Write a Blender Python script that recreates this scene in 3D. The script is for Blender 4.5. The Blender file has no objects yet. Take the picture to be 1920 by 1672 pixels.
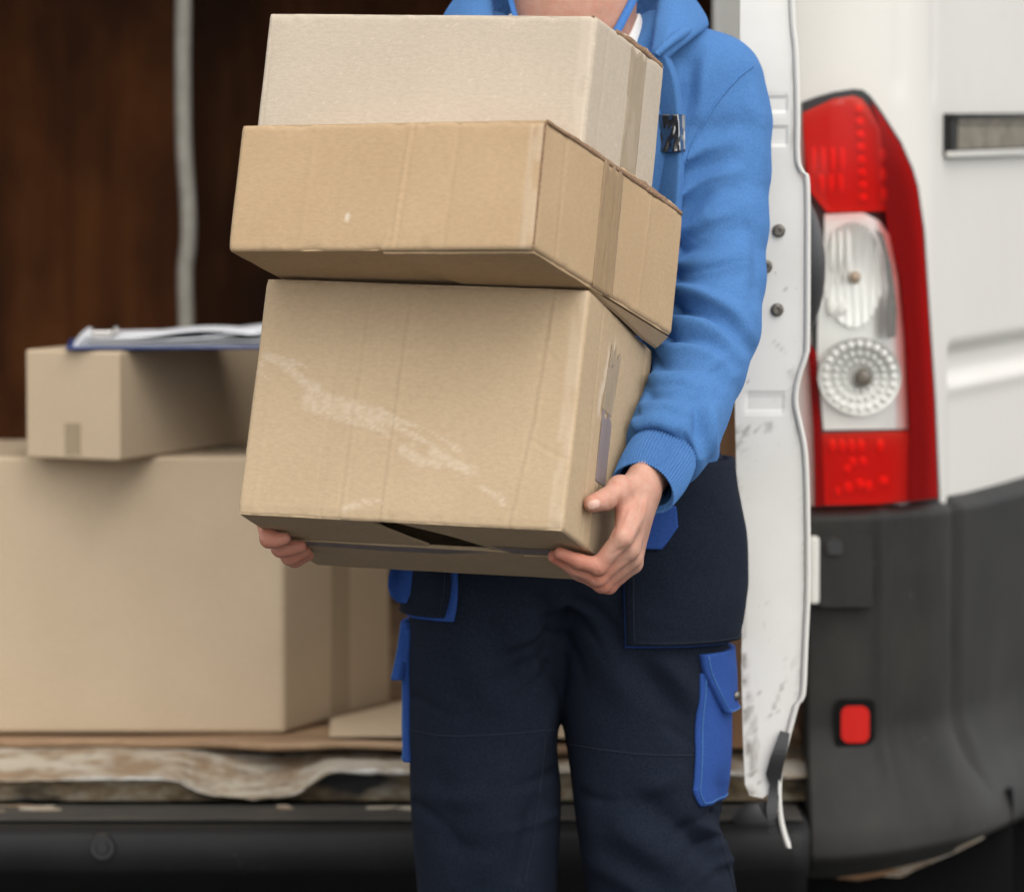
import bpy, bmesh, math, random
import numpy as np
from mathutils import Vector, Matrix
from mathutils.bvhtree import BVHTree
from mathutils.geometry import delaunay_2d_cdt

rng = np.random.default_rng(7)
random.seed(7)
SC = bpy.context.scene
COL = SC.collection

# ------------------------------------------------------------------ camera
FPX, CZ = 8800.0, 1.40                       # focal length in photo pixels, eye height
PITCH = math.atan(636 / FPX)
cam_d = bpy.data.cameras.new('camera')
cam = bpy.data.objects.new('camera', cam_d); COL.objects.link(cam)
cam.location = (0, 0, CZ)
cam.rotation_euler = (math.pi / 2 - PITCH, 0, 0)
cam_d.sensor_fit = 'HORIZONTAL'; cam_d.sensor_width = 36.0
cam_d.lens = 36.0 * FPX / 1920
cam_d.clip_start = 0.1; cam_d.clip_end = 500
cam_d.dof.use_dof = True
cam_d.dof.focus_distance = 5.42
cam_d.dof.aperture_fstop = 3.6
cam_d.dof.aperture_blades = 0
SC.camera = cam

# ------------------------------------------------------------------ sky, sun, exposure
SUN_EL, SUN_AZ = math.radians(53), math.radians(156)      # azimuth: where the sun stands, clockwise from +Y
world = bpy.data.worlds.new('World'); SC.world = world; world.use_nodes = True
nt = world.node_tree; nt.nodes.clear()
sky = nt.nodes.new('ShaderNodeTexSky'); sky.sky_type = 'NISHITA'; sky.sun_disc = False
sky.sun_elevation = SUN_EL; sky.sun_rotation = SUN_AZ
sky.air_density = 1.0; sky.dust_density = 1.6; sky.ozone_density = 1.0
hs = nt.nodes.new('ShaderNodeHueSaturation'); hs.inputs['Saturation'].default_value = 0.12
bg = nt.nodes.new('ShaderNodeBackground'); bg.inputs['Strength'].default_value = 0.15
wo = nt.nodes.new('ShaderNodeOutputWorld')
nt.links.new(sky.outputs[0], hs.inputs['Color']); nt.links.new(hs.outputs[0], bg.inputs['Color'])
nt.links.new(bg.outputs[0], wo.inputs['Surface'])
sun_d = bpy.data.lights.new('sun', 'SUN'); sun_d.energy = 1.1; sun_d.angle = math.radians(95)
sun_d.color = (1.0, 0.93, 0.83)
sun = bpy.data.objects.new('sun', sun_d); COL.objects.link(sun)
_sd = Vector((math.sin(SUN_AZ) * math.cos(SUN_EL), math.cos(SUN_AZ) * math.cos(SUN_EL), math.sin(SUN_EL)))
sun.rotation_euler = _sd.to_track_quat('Z', 'Y').to_euler()
sun.location = (-2, 2, 8)
SC.view_settings.view_transform = 'Standard'; SC.view_settings.look = 'None'
SC.view_settings.gamma = 1.0; SC.view_settings.exposure = 0.84
SC.view_settings.use_curve_mapping = False
SC.cycles.use_denoising = True; SC.cycles.use_adaptive_sampling = True; SC.cycles.adaptive_threshold = .02
SC.cycles.max_bounces = 8; SC.cycles.transparent_max_bounces = 12
SC.cycles.caustics_reflective = False; SC.cycles.caustics_refractive = False

# ------------------------------------------------------------------ mapping photo <-> world
_c, _s = math.cos(PITCH), math.sin(PITCH)
def ray(px, py):
    x = (np.asarray(px, float) - 960) / FPX; up = (836 - np.asarray(py, float)) / FPX
    return np.stack([x, _c + _s * up, -_s + _c * up], -1)
def W(px, py, Y):
    d = ray(px, py); t = np.asarray(Y, float) / d[..., 1]
    return d * t[..., None] + np.array([0, 0, CZ])
def proj(P):
    d = np.asarray(P, float) - np.array([0, 0, CZ])
    dep = d[..., 1] * _c - d[..., 2] * _s; z = d[..., 1] * _s + d[..., 2] * _c
    return np.stack([960 + FPX * d[..., 0] / dep, 836 - FPX * z / dep], -1)

# ------------------------------------------------------------------ noise
def _hash(ix, iy, iz, seed):
    n = (ix * 374761393 + iy * 668265263 + iz * 2147483647 + seed * 1274126177) & 0xffffffff
    n = ((n ^ (n >> 13)) * 1274126177) & 0xffffffff
    n = n ^ (n >> 16)
    return (n & 0xffff) / 65535.0
def vnoise(P, seed=0):
    P = np.asarray(P, float); i = np.floor(P).astype(np.int64); f = P - i; f = f * f * (3 - 2 * f)
    out = 0
    for dx in (0, 1):
        for dy in (0, 1):
            for dz in (0, 1):
                w = (f[..., 0] if dx else 1 - f[..., 0]) * (f[..., 1] if dy else 1 - f[..., 1]) * (f[..., 2] if dz else 1 - f[..., 2])
                out = out + w * _hash(i[..., 0] + dx, i[..., 1] + dy, i[..., 2] + dz, seed)
    return out
def fbm(P, oct=4, seed=0):
    P = np.asarray(P, float); a, t, o = .5, 0, 0
    for k in range(oct):
        o = o + a * vnoise(P * 2 ** k + 17.3 * k, seed + k); t += a; a *= .5
    return o / t
def sstep(a, b, x):
    t = np.clip((np.asarray(x, float) - a) / (b - a), 0, 1); return t * t * (3 - 2 * t)

# ------------------------------------------------------------------ materials
MATS = {}
class Nd:
    def __init__(s, name):
        s.m = bpy.data.materials.new(name); s.m.use_nodes = True; s.t = s.m.node_tree
        s.b = s.t.nodes['Principled BSDF']; s.out = s.t.nodes['Material Output']; MATS[name] = s.m
        s._co = None
    def n(s, kind, **kw):
        x = s.t.nodes.new(kind)
        for k, v in kw.items():
            if hasattr(x, k): setattr(x, k, v)
            else: x.inputs[k.replace('_', ' ')].default_value = v
        return x
    def l(s, a, b): s.t.links.new(a, b)
    def co(s, scale=(1, 1, 1)):
        if s._co is None: s._co = s.n('ShaderNodeTexCoord')
        mp = s.n('ShaderNodeMapping'); mp.inputs['Scale'].default_value = scale
        s.l(s._co.outputs['Object'], mp.inputs['Vector']); return mp.outputs[0]
    def noise(s, scale, det=4, rough=.6, stretch=(1, 1, 1)):
        x = s.n('ShaderNodeTexNoise'); x.inputs['Scale'].default_value = scale; x.inputs['Detail'].default_value = det
        x.inputs['Roughness'].default_value = rough; s.l(s.co(stretch), x.inputs['Vector']); return x.outputs['Fac']
    def ramp(s, fac, stops):
        r = s.n('ShaderNodeValToRGB'); e = r.color_ramp.elements
        while len(e) < len(stops): e.new(.5)
        for k, (p, c) in enumerate(stops):
            e[k].position = p; e[k].color = (*c, 1) if hasattr(c, '__len__') else (c, c, c, 1)
        s.l(fac, r.inputs['Fac']); return r.outputs['Color']
    def mix(s, fac, a, b, mode='MIX'):
        x = s.n('ShaderNodeMix'); x.data_type = 'RGBA'; x.blend_type = mode
        for v, sock in ((fac, x.inputs[0]), (a, x.inputs[6]), (b, x.inputs[7])):
            if isinstance(v, (int, float)): sock.default_value = v
            elif isinstance(v, tuple): sock.default_value = (*v, 1)
            else: s.l(v, sock)
        return x.outputs[2]
    def math(s, op, a, b=0.0):
        x = s.n('ShaderNodeMath'); x.operation = op
        for v, sock in ((a, x.inputs[0]), (b, x.inputs[1])):
            if isinstance(v, (int, float)): sock.default_value = v
            else: s.l(v, sock)
        return x.outputs[0]
    def attr(s, name):
        a = s.n('ShaderNodeAttribute'); a.attribute_name = name; return a.outputs['Fac']
    def base(s, c):
        if isinstance(c, tuple): s.b.inputs['Base Color'].default_value = (*c, 1)
        else: s.l(c, s.b.inputs['Base Color'])
    def set(s, **kw):
        for k, v in kw.items():
            k = k.replace('_', ' ')
            if isinstance(v, (int, float, tuple)): s.b.inputs[k].default_value = v
            else: s.l(v, s.b.inputs[k])
    def bump(s, h, dist=.001, strength=1.0):
        b = s.n('ShaderNodeBump'); b.inputs['Distance'].default_value = dist; b.inputs['Strength'].default_value = strength
        s.l(h, b.inputs['Height'])
        cur = s.b.inputs['Normal']
        if cur.is_linked: s.l(cur.links[0].from_socket, b.inputs['Normal'])
        s.l(b.outputs[0], cur)

def cardboard(name, c1, c2, speck=.10):
    m = Nd(name)
    big = m.noise(7, 3); fib = m.noise(260, 3, .6, (.45, .45, 1)); fine = m.noise(900, 2, .7)
    col = m.mix(m.ramp(big, [(.3, 0.), (.7, 1.)]), c1, c2)
    col = m.mix(speck, col, m.ramp(fib, [(.25, .25), (.75, 1.)]), 'SOFT_LIGHT') if False else m.mix(1.0, col, m.ramp(fib, [(.2, 1 - speck * 1.6), (.8, 1 + 0.)]), 'MULTIPLY')
    col = m.mix(1.0, col, m.ramp(fine, [(.3, 1 - speck), (.65, 1.0)]), 'MULTIPLY')
    col = m.mix(m.attr('mark'), col, (.66, .56, .46))
    col = m.mix(m.attr('stain'), col, tuple(v * .55 for v in c1))
    m.base(col); m.set(Roughness=.82); m.b.inputs['Specular IOR Level'].default_value = .25
    m.bump(fine, .0004, .5); m.bump(fib, .0008, .35)
    return m.m
M_CARD_TOP = cardboard('cardboard_pale', (.515, .435, .34), (.555, .47, .37), .10)
M_CARD_MID = cardboard('cardboard_tan', (.465, .322, .186), (.505, .357, .212), .10)
M_CARD_LOW = cardboard('cardboard_kraft', (.485, .357, .222), (.52, .388, .246), .10)
M_CARD_VAN = cardboard('cardboard_stored', (.56, .435, .295), (.60, .47, .325), .06)

def corrug(name):
    m = Nd(name); n = m.noise(500, 2, .6)
    m.base(m.ramp(n, [(.3, (.12, .06, .03)), (.7, (.33, .21, .12))])); m.set(Roughness=.9); return m.m
M_CORR = corrug('torn_corrugated_edge')

def tape_mat(name, tint, alpha, rough=.25):
    m = Nd(name); n = m.noise(120, 3, .6, (1, 1, .15)); n2 = m.noise(30, 3)
    m.base(m.mix(n2, tint, tuple(min(1, v * 1.25) for v in tint)))
    m.set(Roughness=m.ramp(n, [(.3, rough), (.7, rough + .2)]), Alpha=alpha); m.bump(n, .0025, .7); return m.m
M_TAPE_TAN = tape_mat('tape_clear_tan', (.43, .34, .225), .45, .3)
M_TAPE_BRN = tape_mat('tape_brown', (.37, .25, .13), .50, .28)
M_TAPE_FNT = tape_mat('tape_faint', (.40, .31, .20), .30, .35)
M_TAPE_GRY = tape_mat('tape_greyish', (.27, .225, .225), .6, .4)
m = Nd('tape_black_gloss'); n = m.noise(30, 2, .5, (1, 1, .3)); m.base((.012, .012, .013)); m.set(Roughness=.12); m.b.inputs['Coat Weight'].default_value = 1.0; m.b.inputs['Coat IOR'].default_value = 2.6; m.b.inputs['Coat Roughness'].default_value = .08; m.bump(n, .03, .9); M_TAPE_BLK = m.m

def knit(name, c, var=.12, sc=700, sheen=.35):
    m = Nd(name); n = m.noise(sc, 2, .7, (1, 1, .5)); n2 = m.noise(9, 3)
    dk = tuple(v * (1 - var * 1.5) for v in c); lt = tuple(min(1, v * (1 + var) + .01) for v in c)
    col = m.mix(m.ramp(n, [(.3, 0.), (.7, 1.)]), dk, lt)
    col = m.mix(1.0, col, m.ramp(n2, [(.3, .93), (.7, 1.)]), 'MULTIPLY')
    m.base(col); m.set(Roughness=.92); m.b.inputs['Specular IOR Level'].default_value = .12
    m.b.inputs['Sheen Weight'].default_value = sheen; m.b.inputs['Sheen Roughness'].default_value = .45
    m.b.inputs['Sheen Tint'].default_value = (*[min(1, v * 1.6 + .05) for v in c], 1)
    m.bump(n, .0006, .5); return m.m
M_HOOD = knit('sweatshirt_blue', (.062, .168, .385))
M_LINING = knit('hood_lining_blue', (.042, .125, .33), .35, 420)
M_RIB = knit('rib_knit_blue', (.062, .163, .375), .1)
M_NAVY = knit('trouser_navy', (.0050, .0094, .0205), .22, 900, .02)
M_BLUE = knit('trouser_blue', (.022, .068, .265), .15, 900, .08)
M_SEAM = knit('seam_navy', (.016, .021, .033), .2, 900, .05)
M_TSHIRT = knit('tshirt_white', (.74, .73, .71), .04)
M_STRAP = knit('strap_blue', (.055, .17, .45), .05)

m = Nd('skin'); n = m.noise(45, 4); n2 = m.noise(420, 3, .6); v = m.n('ShaderNodeTexVoronoi'); v.inputs['Scale'].default_value = 900; m.l(m.co(), v.inputs['Vector'])
col = m.mix(m.ramp(n, [(.35, 0.), (.7, 1.)]), (.45, .24, .17), (.53, .31, .235))
col = m.mix(m.ramp(m.noise(95, 3), [(.45, 0.), (.7, .4)]), col, (.52, .20, .14)); col = m.mix(m.attr('flush'), col, (.50, .165, .105))
m.base(col); m.set(Roughness=.5); m.b.inputs['Subsurface Weight'].default_value = .12
m.b.inputs['Subsurface Radius'].default_value = (.008, .003, .0015); m.b.inputs['Subsurface Scale'].default_value = .6
m.b.inputs['Specular IOR Level'].default_value = .35
m.bump(m.noise(160, 4, .7), .0012, .5); m.bump(n2, .0009, .5); m.bump(v.outputs['Distance'], .0005, .4); M_SKIN = m.m
m = Nd('nail'); m.base((.60, .37, .30)); m.set(Roughness=.3); M_NAIL = m.m
m = Nd('hair'); n = m.noise(200, 3, .6, (1, 1, .1)); m.base(m.ramp(n, [(.3, (.02, .012, .008)), (.7, (.06, .035, .02))])); m.set(Roughness=.5); M_HAIR = m.m
m = Nd('eye_white'); m.base((.75, .74, .72)); m.set(Roughness=.2); M_EYE = m.m
m = Nd('iris'); m.base((.05, .03, .02)); m.set(Roughness=.15); M_IRIS = m.m
m = Nd('shoe_leather'); m.base((.02, .018, .016)); m.set(Roughness=.5); M_SHOE = m.m

m = Nd('van_white_paint'); n = m.noise(3.5, 4); n2 = m.noise(60, 4, .65); n3 = m.noise(14, 5, .7)
col = m.mix(m.ramp(n, [(.35, 0.), (.75, .25)]), (.65, .635, .595), (.55, .52, .47))
col = m.mix(m.ramp(n2, [(.74, 0.), (.84, .25)]), col, (.34, .31, .27))
m.base(col); m.set(Roughness=m.ramp(n3, [(.3, .35), (.8, .55)])); m.b.inputs['Specular IOR Level'].default_value = .3; m.bump(n, .002, .3); M_WHITE = m.m
m = Nd('door_white_paint'); n = m.noise(6, 5, .65); n2 = m.noise(90, 4, .7); n3 = m.noise(30, 3, .6, (1, 1, .25))
col = m.mix(m.ramp(n, [(.4, 0.), (.8, .4)]), (.72, .705, .665), (.55, .52, .46))
col = m.mix(m.ramp(n2, [(.66, 0.), (.73, .8)]), col, (.20, .18, .15))
col = m.mix(m.ramp(n3, [(.63, 0.), (.74, .6)]), col, (.30, .26, .20))
col = m.mix(m.attr('grime'), col, (.16, .13, .10)); m.base(col); m.set(Roughness=.45); m.bump(n, .002, .3); M_DOOR = m.m
m = Nd('sill_scraped_paint'); n = m.noise(22, 6, .7, (.5, 1, 1)); n2 = m.noise(70, 5, .7, (.4, 1, 1)); n3 = m.noise(8, 3)
col = m.mix(m.ramp(n, [(.42, 0.), (.55, 1.)]), (.44, .39, .31), (.26, .18, .11))
col = m.mix(m.ramp(n2, [(.55, 0.), (.66, .75)]), col, (.11, .08, .06))
col = m.mix(m.ramp(n3, [(.5, 0.), (.62, .7)]), col, (.48, .45, .39))
m.base(col); m.set(Roughness=.6); m.bump(n, .006, .6); M_SILL = m.m
m = Nd('sill_lip_paint'); n = m.noise(40, 5, .7, (.35, 1, 1)); n2 = m.noise(14, 3)
m.base(m.mix(m.ramp(n, [(.40, 0.), (.56, .95)]), m.ramp(n2, [(.35, (.50, .48, .43)), (.7, (.64, .63, .60))]), (.26, .20, .13))); m.set(Roughness=.5); m.bump(n, .003, .5); M_LIP = m.m
m = Nd('sill_rust'); n = m.noise(26, 6, .7, (.5, 1, 1)); n2 = m.noise(9, 3, .6, (.6, 1, 1))
m.base(m.mix(m.ramp(n2, [(.50, 0.), (.62, 1.)]), m.ramp(n, [(.30, (.06, .042, .026)), (.48, (.26, .19, .11)), (.62, (.46, .41, .32))]), (.018, .018, .019))); m.set(Roughness=.8); m.bump(n, .006, .6); M_RUST = m.m
m = Nd('floor_plywood'); n = m.noise(5, 6, .7, (.25, 3, 1)); n2 = m.noise(18, 4, .6, (.2, 1.5, 1))
m.base(m.mix(m.ramp(n2, [(.45, 0.), (.7, .5)]), m.ramp(n, [(.3, (.17, .09, .045)), (.55, (.36, .23, .13)), (.75, (.45, .32, .20))]), (.10, .06, .04)))
m.set(Roughness=.75); m.bump(n, .004, .5); M_PLYF = m.m
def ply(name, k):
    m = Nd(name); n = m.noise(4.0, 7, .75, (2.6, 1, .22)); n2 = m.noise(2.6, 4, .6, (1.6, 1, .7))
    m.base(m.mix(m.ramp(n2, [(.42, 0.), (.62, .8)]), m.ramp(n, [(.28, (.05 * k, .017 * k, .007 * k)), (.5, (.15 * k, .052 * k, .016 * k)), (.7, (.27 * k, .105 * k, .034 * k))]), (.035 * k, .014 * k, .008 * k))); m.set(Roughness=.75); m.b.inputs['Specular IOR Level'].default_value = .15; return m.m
M_PLYA = ply('wall_plywood_lit', 1.25); M_PLYB = ply('wall_plywood_shaded', .55)  # one plywood scaled lighter and darker: light falloff over the bulkhead painted in
m = Nd('wall_plywood_dark'); n = m.noise(4.0, 7, .75, (2.6, 1, .22)); n2 = m.noise(2.2, 3, .5, (2, 1, .6))
m.base(m.mix(m.ramp(n2, [(.4, 0.), (.7, .6)]), m.ramp(n, [(.28, (.04, .015, .007)), (.5, (.13, .050, .017)), (.7, (.23, .10, .036))]), (.035, .015, .009)))
m.set(Roughness=.6); M_PLYW = m.m
m = Nd('lining_plywood'); n = m.noise(6, 5, .7, (3, 3, .3)); m.base(m.ramp(n, [(.3, (.22, .11, .05)), (.7, (.36, .20, .10))])); m.set(Roughness=.7); M_PLYL = m.m
m = Nd('bumper_plastic'); n = m.noise(5, 5, .65); n2 = m.noise(60, 4, .7); n3 = m.noise(350, 2)
col = m.mix(m.ramp(n, [(.4, 0.), (.75, 1.)]), (.014, .0138, .013), (.022, .0208, .018))
col = m.mix(m.ramp(m.noise(11, 5, .7, (1, 1, .5)), [(.45, 0.), (.80, .5)]), col, (.040, .036, .029)); col = m.mix(m.ramp(n2, [(.66, 0.), (.74, .6)]), col, (.085, .074, .058))
m.base(col); m.set(Roughness=.6); m.b.inputs['Specular IOR Level'].default_value = .25; m.bump(n3, .0008, .4); M_BUMP = m.m
m = Nd('step_plastic'); n = m.noise(9, 5, .65); n2 = m.noise(45, 4, .7); m.base(m.mix(m.ramp(n2, [(.66, 0.), (.75, .6)]), m.ramp(n, [(.35, (.004, .0042, .005)), (.75, (.010, .0098, .0095))]), (.07, .06, .05))); m.set(Roughness=.6); m.b.inputs['Specular IOR Level'].default_value = .3; M_STEP = m.m
m = Nd('dusty_lit_tread'); n = m.noise(16, 5, .65, (.5, 1, 1)); m.base(m.ramp(n, [(.3, (.022, .020, .018)), (.75, (.065, .057, .045))])); m.set(Roughness=.8); M_DUST_LIT = m.m  # dusty step top, also lightened to paint in the light from above
m = Nd('black_plastic'); m.base((.015, .015, .016)); m.set(Roughness=.45); M_BLK = m.m
m = Nd('rail_metal_dirty'); n = m.noise(40, 4, .6, (.3, 1, 1)); m.base(m.ramp(n, [(.3, (.10, .085, .06)), (.7, (.24, .21, .16))])); m.set(Roughness=.55); M_RAIL = m.m
m = Nd('bolt_steel'); n = m.noise(200, 3); m.base(m.ramp(n, [(.3, (.07, .065, .055)), (.7, (.22, .20, .17))])); m.set(Roughness=.4, Metallic=.7); M_BOLT = m.m
m = Nd('tyre_rubber'); m.base((.006, .006, .006)); m.set(Roughness=.9); m.b.inputs['Specular IOR Level'].default_value = .1; M_TYRE = m.m
m = Nd('steel_rim'); m.base((.25, .25, .26)); m.set(Roughness=.4, Metallic=.8); M_RIM = m.m
m = Nd('underbody'); m.base((.006, .006, .0065)); m.set(Roughness=.95); m.b.inputs['Specular IOR Level'].default_value = .1; M_UNDER = m.m
m = Nd('cable_grey'); n = m.noise(30, 2); m.base(m.ramp(n, [(.3, (.24, .225, .19)), (.7, (.32, .30, .26))])); m.set(Roughness=.6); M_CABLE = m.m
m = Nd('concrete_yard'); n = m.noise(1.2, 5); n2 = m.noise(120, 4, .7); m.base(m.mix(1.0, m.ramp(n, [(.3, .10), (.7, .14)]), m.ramp(n2, [(.3, .7), (.7, 1.)]), 'MULTIPLY')); m.set(Roughness=.9); m.bump(n2, .006, .6); M_ASPH = m.m
m = Nd('paper'); m.base((.86, .87, .90)); m.set(Roughness=.8); M_PAPER = m.m
m = Nd('clipboard_blue'); m.base((.03, .06, .20)); m.set(Roughness=.35); M_BOARD = m.m
m = Nd('clip_metal'); m.base((.55, .53, .50)); m.set(Roughness=.25, Metallic=1.0); M_CLIP = m.m
m = Nd('reflector_silver'); m.base((.82, .82, .80)); m.set(Roughness=.3, Metallic=.55); M_SILV = m.m
m = Nd('reflector_bead'); m.base((.85, .85, .83)); m.set(Roughness=.4); M_BEAD = m.m
m = Nd('reflector_white'); m.base((.56, .56, .54)); m.set(Roughness=.35, Metallic=.2); M_RWHITE = m.m
m = Nd('reflector_shade'); m.base((.20, .19, .18)); m.set(Roughness=.25, Metallic=.4); M_SHADE = m.m
m = Nd('bulb_amber'); m.base((.36, .27, .19)); m.set(Roughness=.15); M_AMBER = m.m
m = Nd('bulb_dark'); m.base((.14, .12, .10)); m.set(Roughness=.2); M_BULB = m.m
m = Nd('reflector_red'); m.base((.48, .008, .004)); m.set(Roughness=.5); m.b.inputs['Specular IOR Level'].default_value = .2; M_REDREF = m.m
def lens(name, tint, gloss=.05):
    m = Nd(name); m.t.nodes.remove(m.b)
    tr = m.n('ShaderNodeBsdfTransparent'); tr.inputs[0].default_value = (*tint, 1)
    gl = m.n('ShaderNodeBsdfGlossy'); gl.inputs['Roughness'].default_value = gloss
    lw = m.n('ShaderNodeLayerWeight'); lw.inputs['Blend'].default_value = .5
    fr = m.math('ADD', m.math('MULTIPLY', m.math('POWER', lw.outputs['Facing'], 5.0), .6), .028)
    mx = m.n('ShaderNodeMixShader'); m.l(fr, mx.inputs[0]); m.l(tr.outputs[0], mx.inputs[1]); m.l(gl.outputs[0], mx.inputs[2])
    m.l(mx.outputs[0], m.out.inputs[0]); return m.m
M_LENSR = lens('lens_red', (.95, .25, .19)); M_LENSD = lens('lens_dark_red', (.76, .19, .15)); M_LENSC = lens('lens_clear', (.97, .97, .96))

# ------------------------------------------------------------------ object helpers
def mesh_obj(name, verts, faces, mat, parent=None, smooth=True, attrs=None):
    me = bpy.data.meshes.new(name)
    if isinstance(faces, np.ndarray):
        faces = faces.astype(np.int32); v = np.asarray(verts, np.float32)
        me.vertices.add(len(v)); me.vertices.foreach_set('co', v.ravel())
        k = faces.shape[1]; me.loops.add(faces.size); me.loops.foreach_set('vertex_index', faces.ravel())
        me.polygons.add(len(faces)); me.polygons.foreach_set('loop_start', np.arange(len(faces), dtype=np.int32) * k)
        me.polygons.foreach_set('loop_total', np.full(len(faces), k, np.int32)); me.update(calc_edges=True); me.validate()
    else:
        me.from_pydata([tuple(map(float, p)) for p in verts], [], [tuple(int(i) for i in f) for f in faces]); me.update()
        bm = bmesh.new(); bm.from_mesh(me); bmesh.ops.recalc_face_normals(bm, faces=bm.faces[:]); bm.to_mesh(me); bm.free()
    if attrs:
        for a, val in attrs.items():
            at = me.attributes.new(a, 'FLOAT', 'POINT'); at.data.foreach_set('value', np.asarray(val, np.float32))
    if smooth: me.polygons.foreach_set('use_smooth', np.ones(len(me.polygons), bool))
    me.materials.append(mat)
    return link(name, me, parent)
def link(name, me, parent=None):
    o = bpy.data.objects.new(name, me); COL.objects.link(o)
    if parent is not None:
        o.parent = parent
        if parent.get('world_children'): o.matrix_parent_inverse = ROOT_INV[parent.get('rid')]
    return o
ROOT_INV = {}
def thing(name, label, cat, loc, group=None, matrix=None):
    o = bpy.data.objects.new(name, None); COL.objects.link(o); o.empty_display_size = .1
    mat = Matrix.Translation(loc) if matrix is None else matrix
    o.matrix_world = mat; o['label'] = label; o['category'] = cat
    if group: o['group'] = group
    return o
def world_children(o, loc):
    o['world_children'] = 1; o['rid'] = o.name; ROOT_INV[o.name] = Matrix.Translation(loc).inverted()
def sub(name, verts, faces, mat, part, smooth=True, attrs=None):
    """a sub-part of a part: vertices in the same frame as the part's own"""
    o = mesh_obj(name, verts, faces, mat, None, smooth, attrs); o.parent = part; return o

class MB:
    """collects simple shapes into one mesh"""
    def __init__(s): s.v = []; s.f = []
    def add(s, v, f):
        o = len(s.v); s.v += [tuple(map(float, p)) for p in v]; s.f += [tuple(int(i) + o for i in q) for q in f]; return s
    def box(s, lo, hi, bev=0.0, M=None):
        bm = bmesh.new(); bmesh.ops.create_cube(bm, size=1.0)
        lo, hi = np.array(lo, float), np.array(hi, float)
        for v in bm.verts: v.co = Vector((lo + hi) / 2 + np.array(v.co) * (hi - lo))
        if bev > 0: bmesh.ops.bevel(bm, geom=bm.edges[:], offset=bev, segments=2, affect='EDGES', profile=.5)
        if M is not None: bm.transform(M)
        bm.verts.index_update(); s.add([v.co for v in bm.verts], [[v.index for v in f.verts] for f in bm.faces]); bm.free(); return s
    def cyl(s, p0, p1, r0, r1=None, n=24, cap=True):
        r1 = r0 if r1 is None else r1; p0, p1 = Vector(p0), Vector(p1); q = (p1 - p0).to_track_quat('Z', 'Y')
        vs = []
        for p, r in ((p0, r0), (p1, r1)):
            for k in range(n):
                a = 2 * math.pi * k / n; vs.append(p + q @ Vector((r * math.cos(a), r * math.sin(a), 0)))
        fs = [(k, (k + 1) % n, n + (k + 1) % n, n + k) for k in range(n)]
        if cap: fs += [tuple(range(n - 1, -1, -1)), tuple(range(n, 2 * n))]
        return s.add(vs, fs)
    def ell(s, c, rad, nu=24, nv=12, M=None):
        vs = []; fs = []
        for j in range(nv + 1):
            th = math.pi * j / nv
            for i in range(nu):
                a = 2 * math.pi * i / nu
                p = Vector((rad[0] * math.sin(th) * math.cos(a), rad[1] * math.sin(th) * math.sin(a), rad[2] * math.cos(th)))
                if M is not None: p = M @ p
                vs.append(Vector(c) + p)
        for j in range(nv):
            for i in range(nu): fs.append((j * nu + i, j * nu + (i + 1) % nu, (j + 1) * nu + (i + 1) % nu, (j + 1) * nu + i))
        return s.add(vs, fs)
    def obj(s, name, mat, parent=None, smooth=False): return mesh_obj(name, s.v, s.f, mat, parent, smooth)

def grid_faces(nu, nv, wrap_u=False):
    I = np.arange(nu * nv).reshape(nv, nu)
    if wrap_u: I = np.concatenate([I, I[:, :1]], 1)
    return np.stack([I[:-1, :-1], I[:-1, 1:], I[1:, 1:], I[1:, :-1]], -1).reshape(-1, 4)
def thicken_grid(P, off):
    """P (nv,nu,3) top sheet, off (nv,nu,3) vector to the under sheet -> closed slab"""
    nv, nu = P.shape[:2]; n = nu * nv
    V = np.concatenate([P.reshape(-1, 3), (P + off).reshape(-1, 3)])
    F = grid_faces(nu, nv); Fb = F[:, ::-1] + n
    I = np.arange(n).reshape(nv, nu); rim = np.concatenate([I[0, :], I[1:, -1], I[-1, -2::-1], I[-2:0:-1, 0]])
    r2 = np.roll(rim, -1); S = np.stack([rim, rim + n, r2 + n, r2], -1)
    return V, np.concatenate([F, Fb, S])
def tube(path, rad, n=10, closed=False):
    P = np.asarray(path, float); m_ = len(P); T = np.gradient(P, axis=0)
    if closed: T = np.roll(P, -1, 0) - np.roll(P, 1, 0)
    T /= np.linalg.norm(T, axis=1)[:, None] + 1e-12
    ref = np.array([0, 0, 1.0]) if abs(T[0, 2]) < .9 else np.array([1.0, 0, 0])
    N = np.cross(T, ref); N /= np.linalg.norm(N, axis=1)[:, None] + 1e-12; B = np.cross(T, N)
    a = np.linspace(0, 2 * np.pi, n, endpoint=False); rad = np.broadcast_to(np.asarray(rad, float), (m_,))
    V = P[:, None] + rad[:, None, None] * (np.cos(a)[None, :, None] * N[:, None] + np.sin(a)[None, :, None] * B[:, None])
    F = [tuple(q) for q in grid_faces(n, m_, True)]
    if closed: F += [((m_ - 1) * n + k, (m_ - 1) * n + (k + 1) % n, (k + 1) % n, k) for k in range(n)]
    else: F += [tuple(range(n - 1, -1, -1)), tuple(range((m_ - 1) * n, m_ * n))]
    return V.reshape(-1, 3), F
def spline(pts, n):
    """Catmull-Rom through rows of pts (any width)"""
    P = np.asarray(pts, float); P = np.vstack([2 * P[0] - P[1], P, 2 * P[-1] - P[-2]]); k = len(P) - 3
    t = np.linspace(0, k - 1e-9, n); i = t.astype(int); f = (t - i)[:, None]
    a, b, c, d = P[i], P[i + 1], P[i + 2], P[i + 3]
    return .5 * (2 * b + (c - a) * f + (2 * a - 5 * b + 4 * c - d) * f ** 2 + (3 * b - a - 3 * c + d) * f ** 3)
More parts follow.
